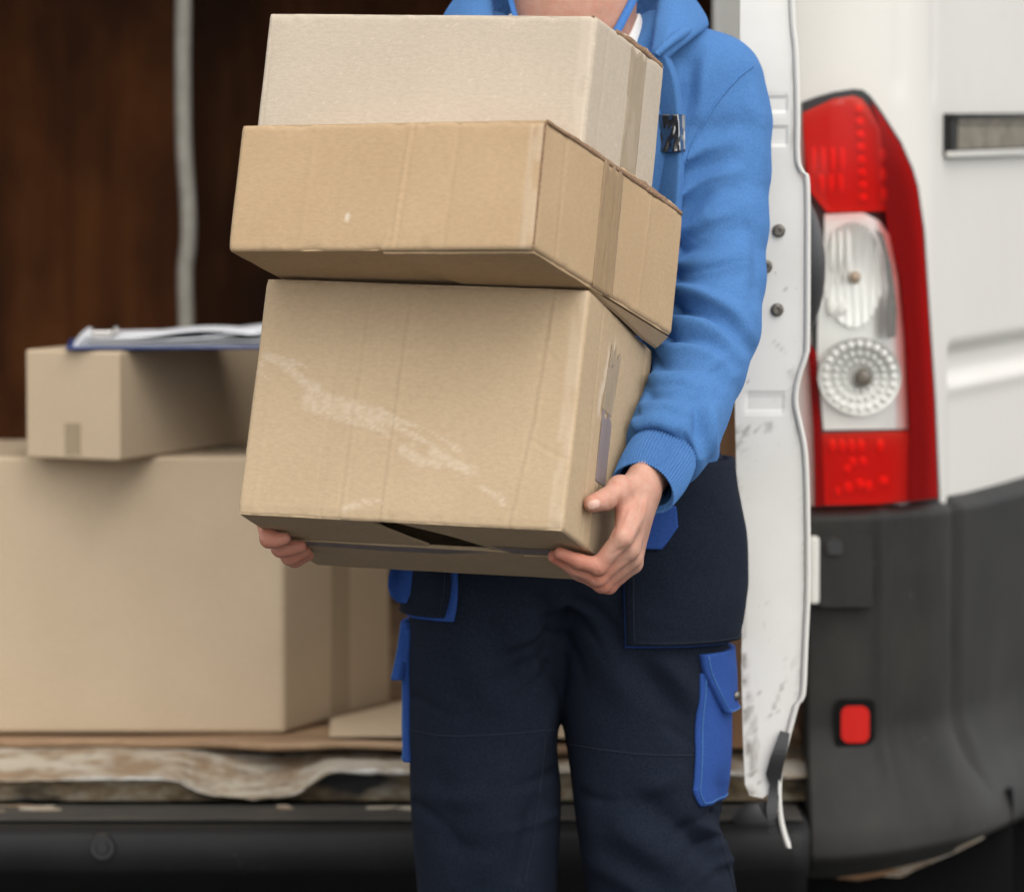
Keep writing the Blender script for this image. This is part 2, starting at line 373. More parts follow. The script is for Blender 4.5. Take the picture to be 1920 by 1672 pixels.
def fill_poly(poly, step):
    """2-D polygon -> (points, triangles) with an inner grid, so that it can be bent"""
    P = np.asarray(poly, float); edge = []
    for a, b in zip(P, np.roll(P, -1, 0)):
        k = max(1, int(np.linalg.norm(b - a) / step)); edge += [a + (b - a) * j / k for j in range(k)]
    edge = np.array(edge); x0, y0 = P.min(0); x1, y1 = P.max(0)
    gx, gy = np.meshgrid(np.arange(x0 + step / 2, x1, step), np.arange(y0 + step / 2, y1, step)); G = np.stack([gx.ravel(), gy.ravel()], 1)
    ins = np.zeros(len(G), bool)
    for a, b in zip(edge, np.roll(edge, -1, 0)):
        cr = ((a[1] > G[:, 1]) != (b[1] > G[:, 1])); xi = (b[0] - a[0]) * (G[:, 1] - a[1]) / (b[1] - a[1] + 1e-12) + a[0]
        ins ^= cr & (G[:, 0] < xi)
    dd = np.min(np.linalg.norm(G[:, None] - edge[None], axis=2), 1) if len(G) else np.zeros(0)
    G = G[ins & (dd > step * .45)]; allp = np.vstack([edge, G]) if len(G) else edge
    ne = len(edge)
    v, e, f, *_ = delaunay_2d_cdt([Vector(p) for p in allp], [(i, (i + 1) % ne) for i in range(ne)], [], 1, 1e-6)
    return np.array([tuple(p) for p in v]), [tuple(q) for q in f], ne
def slab_poly(poly, step, top, under):
    """fill polygon, map 2-D points by top(x, y) and under(x, y) -> closed slab"""
    p, f, ne = fill_poly(poly, step); A = top(p[:, 0], p[:, 1]); B = under(p[:, 0], p[:, 1]); n = len(p)
    cnt = {}
    for t in f:
        for a, b in zip(t, t[1:] + t[:1]): cnt[(a, b)] = 1
    bound = [(a, b) for (a, b) in cnt if (b, a) not in cnt]
    F = list(f) + [tuple(i + n for i in t[::-1]) for t in f] + [(b, a, a + n, b + n) for a, b in bound]
    return np.vstack([A, B]), F

# ------------------------------------------------------------------ distance fields -> smooth organic meshes
class Field:
    def __init__(s, lo, hi, h):
        s.lo = np.array(lo, float); s.h = h; s.n = np.ceil((np.array(hi) - s.lo) / h).astype(int) + 1
        s.f = np.full(s.n, .05, np.float32)
        s.ax = [s.lo[i] + h * np.arange(s.n[i]) for i in range(3)]
    def window(s, lo, hi):
        a = np.clip(np.floor((np.array(lo) - s.lo) / s.h).astype(int), 0, s.n); b = np.clip(np.ceil((np.array(hi) - s.lo) / s.h).astype(int) + 1, 0, s.n)
        sl = tuple(slice(a[i], b[i]) for i in range(3))
        g = np.meshgrid(*[s.ax[i][sl[i]] for i in range(3)], indexing='ij'); return sl, g
    def blend(s, sl, d, k):
        a = s.f[sl]
        if k <= 0: s.f[sl] = np.minimum(a, d); return
        hh = np.clip(.5 + .5 * (a - d) / k, 0, 1); s.f[sl] = a + (d - a) * hh - k * hh * (1 - hh)
    def cone(s, p0, p1, r0, r1, k=.01, flat=None):
        p0, p1 = np.array(p0, float), np.array(p1, float); pad = max(r0, r1) * 1.3 + k + 3 * s.h + .012
        sl, (x, y, z) = s.window(np.minimum(p0, p1) - pad, np.maximum(p0, p1) + pad)
        ba = p1 - p0; L = ba @ ba + 1e-12; px, py, pz = x - p0[0], y - p0[1], z - p0[2]
        t = np.clip((px * ba[0] + py * ba[1] + pz * ba[2]) / L, 0, 1)
        dx, dy, dz = px - t * ba[0], py - t * ba[1], pz - t * ba[2]
        if flat is not None:
            nrm, q = np.array(flat[0], float), flat[1]; nrm /= np.linalg.norm(nrm); w = (dx * nrm[0] + dy * nrm[1] + dz * nrm[2]) * (1 / q - 1)
            dx, dy, dz = dx + w * nrm[0], dy + w * nrm[1], dz + w * nrm[2]
        s.blend(sl, np.sqrt(dx * dx + dy * dy + dz * dz) - (r0 + (r1 - r0) * t), k)
    def chain(s, pts, rad, k=.01, flat=None):
        for i in range(len(pts) - 1): s.cone(pts[i], pts[i + 1], rad[i], rad[i + 1], k, flat)
    def ell(s, c, r, k=.01, R=None, cut=False):
        c, r = np.array(c, float), np.array(r, float); pad = r.max() + k + 3 * s.h + .012; sl, (x, y, z) = s.window(c - pad, c + pad)
        p = np.stack([x - c[0], y - c[1], z - c[2]], -1)
        if R is not None: p = p @ np.array(R)
        q = np.sqrt(((p / r) ** 2).sum(-1)); d = (q - 1) * r.min()
        if cut:
            a = s.f[sl]; dd = -d; hh = np.clip(.5 - .5 * (a - dd) / k, 0, 1); s.f[sl] = a + (dd - a) * hh + k * hh * (1 - hh)
        else: s.blend(sl, d, k)
    def stack(s, z, cx, cy, a, b, k=.02, pw=2.3):
        """upright body of (super)elliptic sections given at heights z (ascending)"""
        z = np.array(z, float); pad = .06
        lo = (min(np.array(cx) - a) - pad, min(np.array(cy) - b) - pad, z[0] - pad); hi = (max(np.array(cx) + a) + pad, max(np.array(cy) + b) + pad, z[-1] + pad)
        sl, (x, y, zz) = s.window(lo, hi); zl = s.ax[2][sl[2]]
        X, Y, A, B = (np.interp(zl, z, v)[None, None, :] for v in (cx, cy, a, b))
        q = (np.abs((x - X) / A) ** pw + np.abs((y - Y) / B) ** pw) ** (1 / pw)
        d = (q - 1) * np.minimum(A, B); d = np.maximum(d, np.maximum(z[0] - zz, zz - z[-1])); s.blend(sl, d, k)
    def cut(s, p, n, rad, k):
        p, n = np.array(p, float), np.array(n, float); sl, (x, y, z) = s.window(p - rad, p + rad)
        d = (x - p[0]) * n[0] + (y - p[1]) * n[1] + (z - p[2]) * n[2]; a = s.f[sl]; hh = np.clip(.5 - .5 * (a - d) / k, 0, 1); s.f[sl] = a + (d - a) * hh + k * hh * (1 - hh)
    def mesh(s, smooth=3):
        f = s.f; ins = f < 0; nx, ny, nz = f.shape
        c = [f[i:nx - 1 + i, j:ny - 1 + j, k:nz - 1 + k] for i in (0, 1) for j in (0, 1) for k in (0, 1)]
        cnt = sum((q < 0).astype(np.int8) for q in c); act = (cnt > 0) & (cnt < 8); ids = np.full(act.shape, -1, np.int64); ids[act] = np.arange(act.sum())
        ijk = np.argwhere(act); vals = np.stack([q[act] for q in c], 1)
        off = np.array([(i, j, k) for i in (0, 1) for j in (0, 1) for k in (0, 1)], float)
        acc = np.zeros((len(ijk), 3)); num = np.zeros(len(ijk))
        for a in range(8):
            for b in range(a + 1, 8):
                if np.abs(off[a] - off[b]).sum() != 1: continue
                va, vb = vals[:, a], vals[:, b]; m_ = (va < 0) != (vb < 0); t = np.where(m_, va / np.where(m_, va - vb, 1), 0)
                acc += np.where(m_[:, None], off[a] + t[:, None] * (off[b] - off[a]), 0); num += m_
        V = s.lo + s.h * (ijk + acc / num[:, None]); Q = []
        for ax in range(3):
            u, v = (ax + 1) % 3, (ax + 2) % 3; sl0 = [slice(1, -1)] * 3; sl1 = [slice(1, -1)] * 3; sl0[ax] = slice(0, -1); sl1[ax] = slice(1, None)
            a, b = ins[tuple(sl0)], ins[tuple(sl1)]
            for fl, m_ in ((0, a & ~b), (1, ~a & b)):
                e = np.argwhere(m_)
                if not len(e): continue
                e[:, u] += 1; e[:, v] += 1; q = []
                for du, dv in ((-1, -1), (0, -1), (0, 0), (-1, 0)):
                    w = e.copy(); w[:, u] += du; w[:, v] += dv; q.append(ids[w[:, 0], w[:, 1], w[:, 2]])
                q = np.stack(q, 1); Q.append(q[:, ::-1] if fl else q)
        F = np.concatenate(Q); F = F[(F >= 0).all(1)]
        E = np.concatenate([F[:, [0, 1]], F[:, [1, 2]], F[:, [2, 3]], F[:, [3, 0]]])
        for _ in range(smooth): V = lap(V, E)
        return V, F
def lap(V, E, lam=.5):
    acc = np.zeros_like(V); n = np.bincount(E[:, 0], minlength=len(V)) + np.bincount(E[:, 1], minlength=len(V))
    for i in range(3): acc[:, i] = np.bincount(E[:, 0], V[E[:, 1], i], len(V)) + np.bincount(E[:, 1], V[E[:, 0], i], len(V))
    return V + lam * (acc / np.maximum(n, 1)[:, None] - V)
def vnormals(V, F):
    n = np.cross(V[F[:, 2]] - V[F[:, 0]], V[F[:, 3]] - V[F[:, 1]]); N = np.zeros_like(V)
    for k in range(4):
        for i in range(3): N[:, i] += np.bincount(F[:, k], n[:, i], len(V))
    return N / (np.linalg.norm(N, axis=1)[:, None] + 1e-12)
def poly_dist(p, line):
    """distance to a polyline, signed by side, and the position 0..1 along it"""
    L = np.asarray(line, float); best = np.full(len(p), 1e9); sd = np.zeros(len(p)); tt = np.zeros(len(p))
    seg = np.linalg.norm(np.diff(L, axis=0), axis=1); cum = np.concatenate([[0], np.cumsum(seg)])
    for i in range(len(L) - 1):
        d = L[i + 1] - L[i]; r = p - L[i]; t = np.clip((r @ d) / (d @ d), 0, 1); q = r - t[:, None] * d; dist = np.linalg.norm(q, axis=1)
        m_ = dist < best; best[m_] = dist[m_]; sd[m_] = (np.sign(d[0] * r[:, 1] - d[1] * r[:, 0]) * dist)[m_]; tt[m_] = ((cum[i] + t * seg[i]) / cum[-1])[m_]
    return best, sd, tt
def folds(V, N, items, sharp=1.0):
    """cloth folds: ridges (amp > 0) and valleys (amp < 0) along curves on the garment's front"""
    p = proj(V); face = sstep(-.05, .35, -N[:, 1]); D = np.zeros(len(V))
    for line, w, amp, kind in items:
        L = spline(line, 24) if len(line) > 2 else np.array(line, float)
        m_ = (p[:, 0] > L[:, 0].min() - 4 * w) & (p[:, 0] < L[:, 0].max() + 4 * w) & (p[:, 1] > L[:, 1].min() - 4 * w) & (p[:, 1] < L[:, 1].max() + 4 * w) & (face > 0)
        if not m_.any(): continue
        b, sd, t = poly_dist(p[m_], L); tap = sstep(0, .16, t) * sstep(0, .16, 1 - t) if kind == 'g0' else (sstep(0, .05, t) * (1 - t) ** .8 if kind == 'i' else (1.0 if kind == 'c' else np.sin(np.pi * t) ** .8))
        g = np.exp(-(b / w) ** 2)
        if kind == 's': g = g * sd / w * 1.6
        D[m_] += amp * g * tap
    return V + N * (D * face)[:, None]

# ================================================================== ground
gx, gy = np.meshgrid(np.linspace(-150, 150, 61), np.linspace(-100, 200, 61))
g = mesh_obj('ground', np.stack([gx, gy, np.zeros_like(gx)], -1).reshape(-1, 3), grid_faces(61, 61), M_ASPH, None, False)
g['kind'] = 'structure'

# ================================================================== the van
VLOC = (-.41, 8.2, 0)
van = thing('delivery_van', 'white delivery van with an open rear door, red tail lamp and worn load sill', 'van', VLOC)
world_children(van, VLOC)
# plan of the rear corner: s -> X, Y, outward normal
def _plan():
    X, Y, th, P = .372, 6.30, 0.0, []
    ds = .004; s = 0
    while Y < 11.0:
        P.append((s, X, Y, math.sin(th), -math.cos(th)))
        if X < .42: th = 0
        elif th < math.radians(68) and Y < 6.5: th += ds / .17
        elif X > .80 and th < math.radians(89): th += ds / 1.2
        X += math.cos(th) * ds; Y += math.sin(th) * ds; s += ds
    return np.array(P)
PLAN = _plan()
def plan(s, off=0.0):
    s = np.asarray(s, float); off = np.asarray(off, float)
    nx, ny = np.interp(s, PLAN[:, 0], PLAN[:, 3]), np.interp(s, PLAN[:, 0], PLAN[:, 4])
    return np.interp(s, PLAN[:, 0], PLAN[:, 1]) + nx * off, np.interp(s, PLAN[:, 0], PLAN[:, 2]) + ny * off
_k = np.argmax(PLAN[:, 1] / PLAN[:, 2])
def S_of(px, py, off=0.0):
    d = ray(px, py); r = d[..., 0] / d[..., 1]; X, Y = plan(PLAN[:_k, 0], float(np.mean(off))); return np.interp(r, X / Y, PLAN[:_k, 0])
def S(px, py, off=0.0):
    """point of the van's rear corner seen at a photo position, lifted off the panel by off"""
    s = S_of(px, py, off); X, Y = plan(s, off); p = W(px, py, Y); p[..., 0] = X; return p
def z_at(py, Y): return float(W(960, py, Y)[2])

# side and corner panel
ss = np.unique(np.concatenate([np.arange(0, .75, .006), np.arange(.75, PLAN[-1, 0], .08)])); zs = np.concatenate([np.arange(.62, 1.62, .008), np.arange(1.62, 2.58, .05)])
SS, ZZ = np.meshgrid(ss, zs)
off = np.zeros_like(SS)
s_sw = float(S_of(1775, 640)); z1, z2 = z_at(640, 6.62), z_at(705, 6.62)
off -= .016 * sstep(s_sw, s_sw + .03, SS) * sstep(z1 + .005, z1 - .012, ZZ) * sstep(z2 - .012, z2 + .012, ZZ)      # swage line of the side
off -= .006 * sstep(s_sw, s_sw + .03, SS) * sstep(z2 + .0, z2 - .03, ZZ)
for q in (1688, 1752): off -= .003 * np.exp(-((SS - float(S_of(q, 80))) / .012) ** 2) * sstep(1.40, 1.44, ZZ)
off -= .03 * (ZZ - 1.7).clip(0)
X, Y = plan(SS, off)
mesh_obj('side_panel', np.stack([X, Y, ZZ], -1).reshape(-1, 3), grid_faces(len(ss), len(zs)), M_WHITE, van)
# door rail let into the side
s0 = float(S_of(1768, 250)); sr = np.linspace(s0, s0 + 1.6, 60); zt, zb = z_at(213, 6.57), z_at(292, 6.57)
def strip(name, sr, z_lo, z_hi, o_lo, o_hi, mat, part=None):
    zz = np.array([z_lo, z_lo, z_hi, z_hi]); oo = np.array([o_lo, o_hi, o_hi, o_lo]); P = []
    for k in range(4): X, Y = plan(sr, oo[k]); P.append(np.stack([X, Y, np.full_like(X, zz[k])], -1))
    P = np.stack(P, 0); n = len(sr); F = [tuple(q) for q in grid_faces(n, 4)] + [(3 * n + k, 3 * n + k + 1, k + 1, k) for k in range(n - 1)] + [(0, n, 2 * n, 3 * n), (4 * n - 1, 3 * n - 1, 2 * n - 1, n - 1)]
    return sub(name, P.reshape(-1, 3), F, mat, part, False) if part else mesh_obj(name, P.reshape(-1, 3), F, mat, van, False)
rail = strip('door_rail', sr, zb, zt, -.004, .004, M_BLK)
def vsub(name, mb, mat, part, smooth=False):
    return sub(name, mb.v, mb.f, mat, part, smooth)
strip('rail_lip', sr, zt - .006, zt, .0045, .016, M_BUMP, rail); strip('rail_lip', sr, zb, zb + .007, .0045, .014, M_WHITE, rail)
strip('rail_track', sr + .045, zb + .010, zt - .014, .0045, .009, M_RAIL, rail)
strip('rail_track', sr + .035, zt - .013, zt - .008, .0045, .013, M_RAIL, rail)
strip('rail_end_stop', np.linspace(s0 + .002, s0 + .03, 4), zb + .008, zt - .008, .0045, .012, M_BUMP, rail)

# roof, left side, header, linings
b = MB().box((-1.66, 6.33, 2.55), (.86, 11, 2.61), .02); b.obj('roof', M_WHITE, van)
b = MB().box((-1.66, 6.34, .62), (-1.60, 11, 2.545), .01); b.obj('side_panel', M_WHITE, van)
b = MB().box((-1.60, 6.30, 2.33), (.37, 6.36, 2.545), .01); b.obj('door_header', M_WHITE, van)
b = MB().box((-1.60, 6.30, .50), (-1.22, 6.36, 2.325), .01); b.obj('rear_pillar', M_WHITE, van)
# right pillar beside the open door: white above, bare board below
xa = float(W(1337, 100, 6.33)[0]); b = MB().box((xa, 6.315, 1.02), (.371, 6.38, 2.325), .008); b.obj('rear_pillar', M_WHITE, van)
b = MB().box((float(W(1339, 1000, 6.34)[0]), 6.335, .53), (.369, 6.375, 1.015), .003); b.obj('pillar_lining', M_PLYL, van)
def panel(name, P, mat, par): return mesh_obj(name, P, [(0, 1, 2, 3)], mat, par, False)
YB = 8.3  # bulkhead split in two so the colours carry lit left, shaded right
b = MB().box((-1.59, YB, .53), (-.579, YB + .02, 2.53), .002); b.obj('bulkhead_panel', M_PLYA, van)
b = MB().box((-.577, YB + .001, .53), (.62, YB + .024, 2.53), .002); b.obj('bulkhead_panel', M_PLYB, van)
b = MB().box((-1.59, 6.37, .53), (-1.575, YB - .002, 2.53)); b.obj('side_lining', M_PLYW, van)
b = MB().box((.40, 6.385, .53), (.415, YB - .002, 2.53)); b.obj('side_lining', M_PLYW, van)
b = MB().box((-1.57, 6.37, 2.51), (.395, YB - .004, 2.525)); b.obj('ceiling_lining', M_PLYW, van)
# cable hanging down the bulkhead
cp = [(347, -1185), (348, -700), (347, -260), (346, -100), (344, 0), (343, 130), (345, 270), (352, 380), (353, 450), (347, 510), (349, 600), (350, 700), (352, 800), (356, 1290)]
cp = spline([W(x, y, 6.98) for x, y in cp], 80); V, F = tube(cp, .0125, 12); mesh_obj('hanging_cable', V, F, M_CABLE, van)
# floor board with a broken rear edge
nu, nv = 170, 60
u = np.linspace(-1.57, .43, nu); v = np.linspace(0, 1, nv) ** 2.0
UU, VV = np.meshgrid(u, v)
edge = 6.415 + .012 * (fbm(np.stack([u * 9, u * 0, u * 0], -1), 4, 3) - .5) * 4 - .075 * sstep(-.44, -.30, u) * sstep(.25, .05, u)
YY = edge[None, :] + VV * (YB - .01 - edge[None, :])
lift = .007 * np.exp(-(((UU + .20) / .14) ** 2)) * np.exp(-VV * 30) + .003 * (fbm(np.stack([UU * 6, YY * 6, UU * 0], -1), 3, 9) - .5)
P = np.stack([UU, YY, .531 + lift], -1); V, F = thicken_grid(P, np.broadcast_to(np.array([0, 0, -.010]), P.shape)); mesh_obj('cargo_floor', V, F, M_PLYF, van, False)
b = MB().box((-1.59, 6.42, .45), (.62, YB, .515)); b.obj('floor_pan', M_UNDER, van)
# worn tread in front of the floor board, the white lip of the sill and the rusty skirt under it
LIP = [(-420, 1462), (-100, 1462), (200, 1462), (318, 1460), (356, 1474), (392, 1490), (480, 1494), (552, 1488), (586, 1466), (622, 1448), (700, 1446), (800, 1445), (1100, 1446), (1300, 1450), (1450, 1454), (1560, 1456)]
lipx = spline(LIP, 300); lip = W(lipx[:, 0], lipx[:, 1], 6.285)
lip += .0016 * (fbm(lip * 40, 3, 6) - .5)[:, None] * np.array([0, 1, 2.0]); lip[:, 2] += .009 * (fbm(np.stack([lip[:, 0] * 22, lip[:, 0] * 0, lip[:, 0] * 0], -1), 4, 44) - .5)
V, F = tube(lip, .0004 + .0105 * np.clip(fbm(np.stack([lip[:, 0] * 26, lip[:, 0] * 0, lip[:, 0] * 0], -1), 4, 15) - .30, 0, 1), 10); V[:, 1] = 6.285 + (V[:, 1] - 6.285) * 1.6; mesh_obj('sill_lip', V, F, M_LIP, van)
nv = 12; t = np.linspace(0, 1, nv)[:, None]; back = np.stack([lip[:, 0] * 1.02, np.full(300, 6.46), np.full(300, .5215)], -1)
P = back[None] * (1 - t[..., None]) + lip[None] * t[..., None]; P[..., 2] += .010 * (t * (1 - t) * 4) * .6 * (1 - .9 * sstep(-.44, -.34, P[..., 0]) * sstep(.25, .1, P[..., 0])) + .009 * (fbm(np.stack([P[..., 0] * 22, P[..., 1] * 30, P[..., 0] * 0], -1), 5, 8) - .5) * np.sin(np.pi * t)
mesh_obj('sill_tread', P.reshape(-1, 3), grid_faces(300, nv), M_SILL, van)
foot = lip.copy(); foot[:, 2] = .462; foot[:, 1] = 6.315
P = (lip + np.array([0, .012, -.004]))[None] * (1 - t[..., None]) + foot[None] * t[..., None]; P[..., 1] += .010 * (fbm(np.stack([P[..., 0] * 30, P[..., 2] * 60, P[..., 0] * 0], -1), 4, 18) - .5)
mesh_obj('sill_skirt', P.reshape(-1, 3), grid_faces(300, nv), M_RUST, van)
# step bumper under the sill
def prism_x(name, prof, x0, x1, mat, parent, n=60, noise=0.0, smooth=True):
    u = np.linspace(x0, x1, n); P = []
    for j, (y, z) in enumerate(prof): 
        nz = noise * (fbm(np.stack([u * 12, u * 0 + j, u * 0], -1), 3, 11) - .5); P.append(np.stack([u, y + nz, z + nz], -1))
    P = np.array(P); F = [tuple(q) for q in grid_faces(n, len(prof))] + [tuple(j * n for j in range(len(prof))), tuple(j * n + n - 1 for j in range(len(prof) - 1, -1, -1))]
    return mesh_obj(name, P.reshape(-1, 3), F, mat, parent, smooth)
zt = z_at(1512, 6.30); zf = z_at(1546, 6.12)
prism_x('step_bumper', [(6.44, .452), (6.33, .452), (6.30, .456), (6.18, .4555), (6.145, .453), (6.128, .447), (6.122, .438), (6.122, .400), (6.13, .392), (6.16, .384), (6.20, .352), (6.33, .345), (6.44, .345)], -1.62, .392, M_STEP, van, 80, .002)
b = MB()
for k in range(5): b.box((-1.55, 6.165 + k * .027, .4565), (.385, 6.187 + k * .027, .4595), .001)
b.obj('step_tread', M_DUST_LIT, van)
b = MB(); c = W(192, 1588, 6.118); b.cyl(c + np.array([0, -.002, 0]), c + np.array([0, .008, 0]), .016, .018, 20); b.cyl(c + np.array([0, -.005, 0]), c + np.array([0, -.0021, 0]), .008, .010, 6); b.obj('bolt', M_BLK, van)
b = MB()
for (px, py, r) in ((1428 + -18, 1535, .022),): c = W(px, py, 6.16); b.ell(c, (r * 1.2, .006, r)); 
b.obj('sensor_cap', M_BLK, van, True)
# rust and paint flakes lying along the sill's foot
b = MB()
for k in range(16):
    x = rng.choice([rng.uniform(-.72, -.62), rng.uniform(-.50, -.27), rng.uniform(-.20, -.10)]); yy = rng.uniform(6.225, 6.275); r = rng.uniform(.004, .018); a0 = rng.uniform(0, 6.28); n = 6
    vs = [(x + 1.6 * r * rng.uniform(.4, 1.4) * math.cos(a0 + i * 6.28 / n), yy + r * .5 * math.sin(a0 + i * 6.28 / n), .459 + rng.uniform(0, .002)) for i in range(n)]
    vs += [(p[0], p[1], p[2] + .0015) for p in vs]; b.add(vs, [tuple(range(n - 1, -1, -1)), tuple(range(n, 2 * n))] + [(i, (i + 1) % n, n + (i + 1) % n, n + i) for i in range(n)])
fl = b.obj('paint_flakes', M_SILL, van); fl['kind'] = 'stuff'
# corner bumper
s_a = .026; sB = np.unique(np.concatenate([np.linspace(s_a, .62, 120), np.linspace(.62, .95, 12)])); tz = np.linspace(0, 1, 90)
Xp, Yp = plan(sB, .02)
top_px = np.interp(960 + FPX * Xp / Yp, [1500, 1525, 1640, 1763, 1850, 1920, 2100], [951, 951, 948, 940, 924, 905, 850])
bot_px = np.interp(960 + FPX * Xp / Yp, [1500, 1560, 1640, 1740, 1840, 1920, 2100], [1640, 1640, 1628, 1604, 1572, 1545, 1490])
ztop = np.array([z_at(p, y) for p, y in zip(top_px, Yp)]); zbot = np.array([z_at(p, y) for p, y in zip(bot_px, Yp)])
ZB = ztop[None] + (zbot - ztop)[None] * tz[:, None]; SB = np.broadcast_to(sB, ZB.shape)
o_ = .020 - .02 * sstep(.03, 0, tz)[:, None] + .0 * ZB
o_ = o_ + .055 * sstep(.572, .43, ZB) * sstep(.95, .10, SB) + .02 * sstep(.50, .40, ZB)
o_ = o_ - .05 * sstep(.93, 1.0, tz)[:, None]
for q, amp, wd in ((1655, .010, .012), (1795, -.012, .02), (1710, -.004, .02)): o_ = o_ + amp * np.exp(-((SB - float(S_of(q, 1100, .02))) / wd) ** 2) * sstep(.44, .52, ZB)
Xb, Yb = plan(SB, o_); nB = len(sB)
V = np.stack([Xb, Yb, ZB], -1); inner = np.stack([Xb[:, :1] + .0, Yb[:, :1] + .14, ZB[:, :1]], -1); V = np.concatenate([inner, V], 1)
topb = V[:1].copy(); Xi, Yi = plan(np.concatenate([[sB[0]], sB]), -.06); topb[0, :, 0] = Xi; topb[0, :, 1] = Yi; botb = V[-1:].copy(); botb[0, :, 1] += .15; botb[0, :, 2] += .01
V = np.concatenate([topb, V, botb], 0)
bump = mesh_obj('corner_bumper', V.reshape(-1, 3), grid_faces(nB + 1, len(tz) + 2), M_BUMP, van)
# red reflector with its bezel
def rrect(x0, y0, x1, y1, r, n=5):
    out = []
    for cx, cy, a0 in ((x1 - r, y0 + r, -90), (x1 - r, y1 - r, 0), (x0 + r, y1 - r, 90), (x0 + r, y0 + r, 180)):
        for k in range(n + 1): a = math.radians(a0 + 90 * k / n); out.append((cx + r * math.cos(a), cy + r * math.sin(a)))
    return out
def corner_slab(name, poly, o0, o1, mat, step=12, parent=None, part=None, smooth=False, dome=None):
    top = (lambda x, y: S(x, y, o1)) if dome is None else (lambda x, y: S(x, y, o1 + dome(x, y)))
    V, F = slab_poly(poly, step, top, lambda x, y: S(x, y, o0))
    return sub(name, V, F, mat, part, smooth) if part is not None else mesh_obj(name, V, F, mat, parent or van, smooth)
bez = corner_slab('reflector', rrect(1565, 1310, 1641, 1404, 14), .0, .027, M_TYRE)
corner_slab('reflector_lens', rrect(1577, 1323, 1630, 1392, 15), .0272, .029, M_REDREF, part=bez)
# black hinge block and its white arm on the bumper
hb = corner_slab('hinge_block', rrect(1537, 1003, 1636, 1138, 6), .0, .045, M_BUMP, 20); corner_slab('hinge_cap', rrect(1550, 1012, 1580, 1040, 8), .046, .05, M_BLK, part=hb)
b = MB().box(W(1519, 1132, 6.24), W(1534, 1004, 6.27), .003); b.obj('hinge_arm', M_WHITE, van)
# torn strip of sill hanging under the bumper
poly = [(1640, 1628), (1700, 1600), (1838, 1562), (1846, 1570), (1800, 1594), (1715, 1630), (1690, 1644), (1655, 1642)]
V, F = slab_poly(poly, 16, lambda x, y: W(x, y, 6.37), lambda x, y: W(x, y, 6.385)); mesh_obj('torn_sill_strip', V, F, M_SILL, van, False)
poly = [(1555, 1634), (1600, 1622), (1690, 1630), (1650, 1642), (1610, 1650), (1570, 1646)]
V, F = slab_poly(poly, 16, lambda x, y: W(x, y, 6.35), lambda x, y: W(x, y, 6.365)); mesh_obj('torn_sill_strip', V, F, M_PLYL, van, False)
b = MB().box((-1.5, 6.5, .30), (.70, 10.8, .449)); b.obj('underbody', M_UNDER, van)
b = MB().box((-1.5, 6.50, .10), (.40, 6.53, .40)); b.obj('ground_screen_rear', M_UNDER, van)  # added dark screen hiding the sunlit ground under the van
b = MB().box((.36, 6.98, .05), (.79, 7.0, .60), .01); b.obj('ground_screen_side', M_TYRE, van)  # added black screen that keeps the lit ground behind the bumper corner dark
for (x, y) in ((.56, 7.25), (-1.52, 7.25), (.56, 10.3), (-1.52, 10.3)):
    V = []; n = 40; pr = [(-.10, .20), (-.105, .30), (-.09, .325), (0, .332), (.09, .325), (.105, .30), (.10, .20)]
    for k in range(n):
        a = 2 * math.pi * k / n
        for w, r in pr: V.append((x + w, y + r * math.cos(a), .332 + r * math.sin(a)))
    F = grid_faces(len(pr), n); F = np.concatenate([F, [[(n - 1) * 7 + j, (n - 1) * 7 + j + 1, j + 1, j] for j in range(6)]])
    t = mesh_obj('wheel', V, F, M_TYRE, van); b = MB().cyl((x - .07, y, .332), (x + .07, y, .332), .20, n=32); vsub('rim', b, M_RIM, t)

# ---------------------------------------------------------------- tail lamp
LP = [(1503, 192), (1530, 182), (1562, 173), (1600, 167), (1618, 169), (1632, 180), (1652, 207), (1690, 266), (1712, 316), (1722, 350), (1734, 432), (1745, 600), (1755, 750), (1763, 936), (1700, 943), (1640, 947), (1527, 950), (1524, 700), (1512, 420)]
lamp = corner_slab('tail_lamp', LP, -.02, .004, M_BLK, 14)
def lsub(*a, **k): return corner_slab(*a, part=lamp, **k)
UP = [(1505, 212), (1562, 186), (1600, 180), (1616, 186), (1632, 205), (1650, 240), (1656, 300), (1660, 396), (1550, 398), (1520, 360), (1510, 300)]
lsub('brake_reflector', UP, .0045, .008, M_RWHITE, step=14)
RS = [(1632, 190), (1652, 214), (1688, 270), (1710, 320), (1720, 352), (1731, 434), (1742, 600), (1752, 750), (1759, 933), (1702, 940), (1706, 806), (1698, 640), (1688, 520), (1664, 430), (1660, 396), (1656, 300), (1650, 240)]
lsub('edge_reflector', RS, .0045, .007, M_REDREF, step=14)
LO = [(1541, 812), (1704, 808), (1701, 939), (1640, 945), (1545, 947)]
lsub('fog_reflector', LO, .0045, .008, M_RWHITE, step=14)
CL = [(1546, 402), (1618, 399), (1648, 414), (1667, 440), (1684, 520), (1695, 640), (1702, 804), (1544, 806), (1532, 660), (1534, 560), (1545, 470)]
lsub('clear_reflector', CL, .0045, .007, M_SILV, step=14)
SL = [(1513, 640), (1531, 660), (1540, 808), (1543, 948), (1528, 949), (1524, 800)]
lsub('edge_reflector', SL, .0045, .007, M_REDREF, step=14)
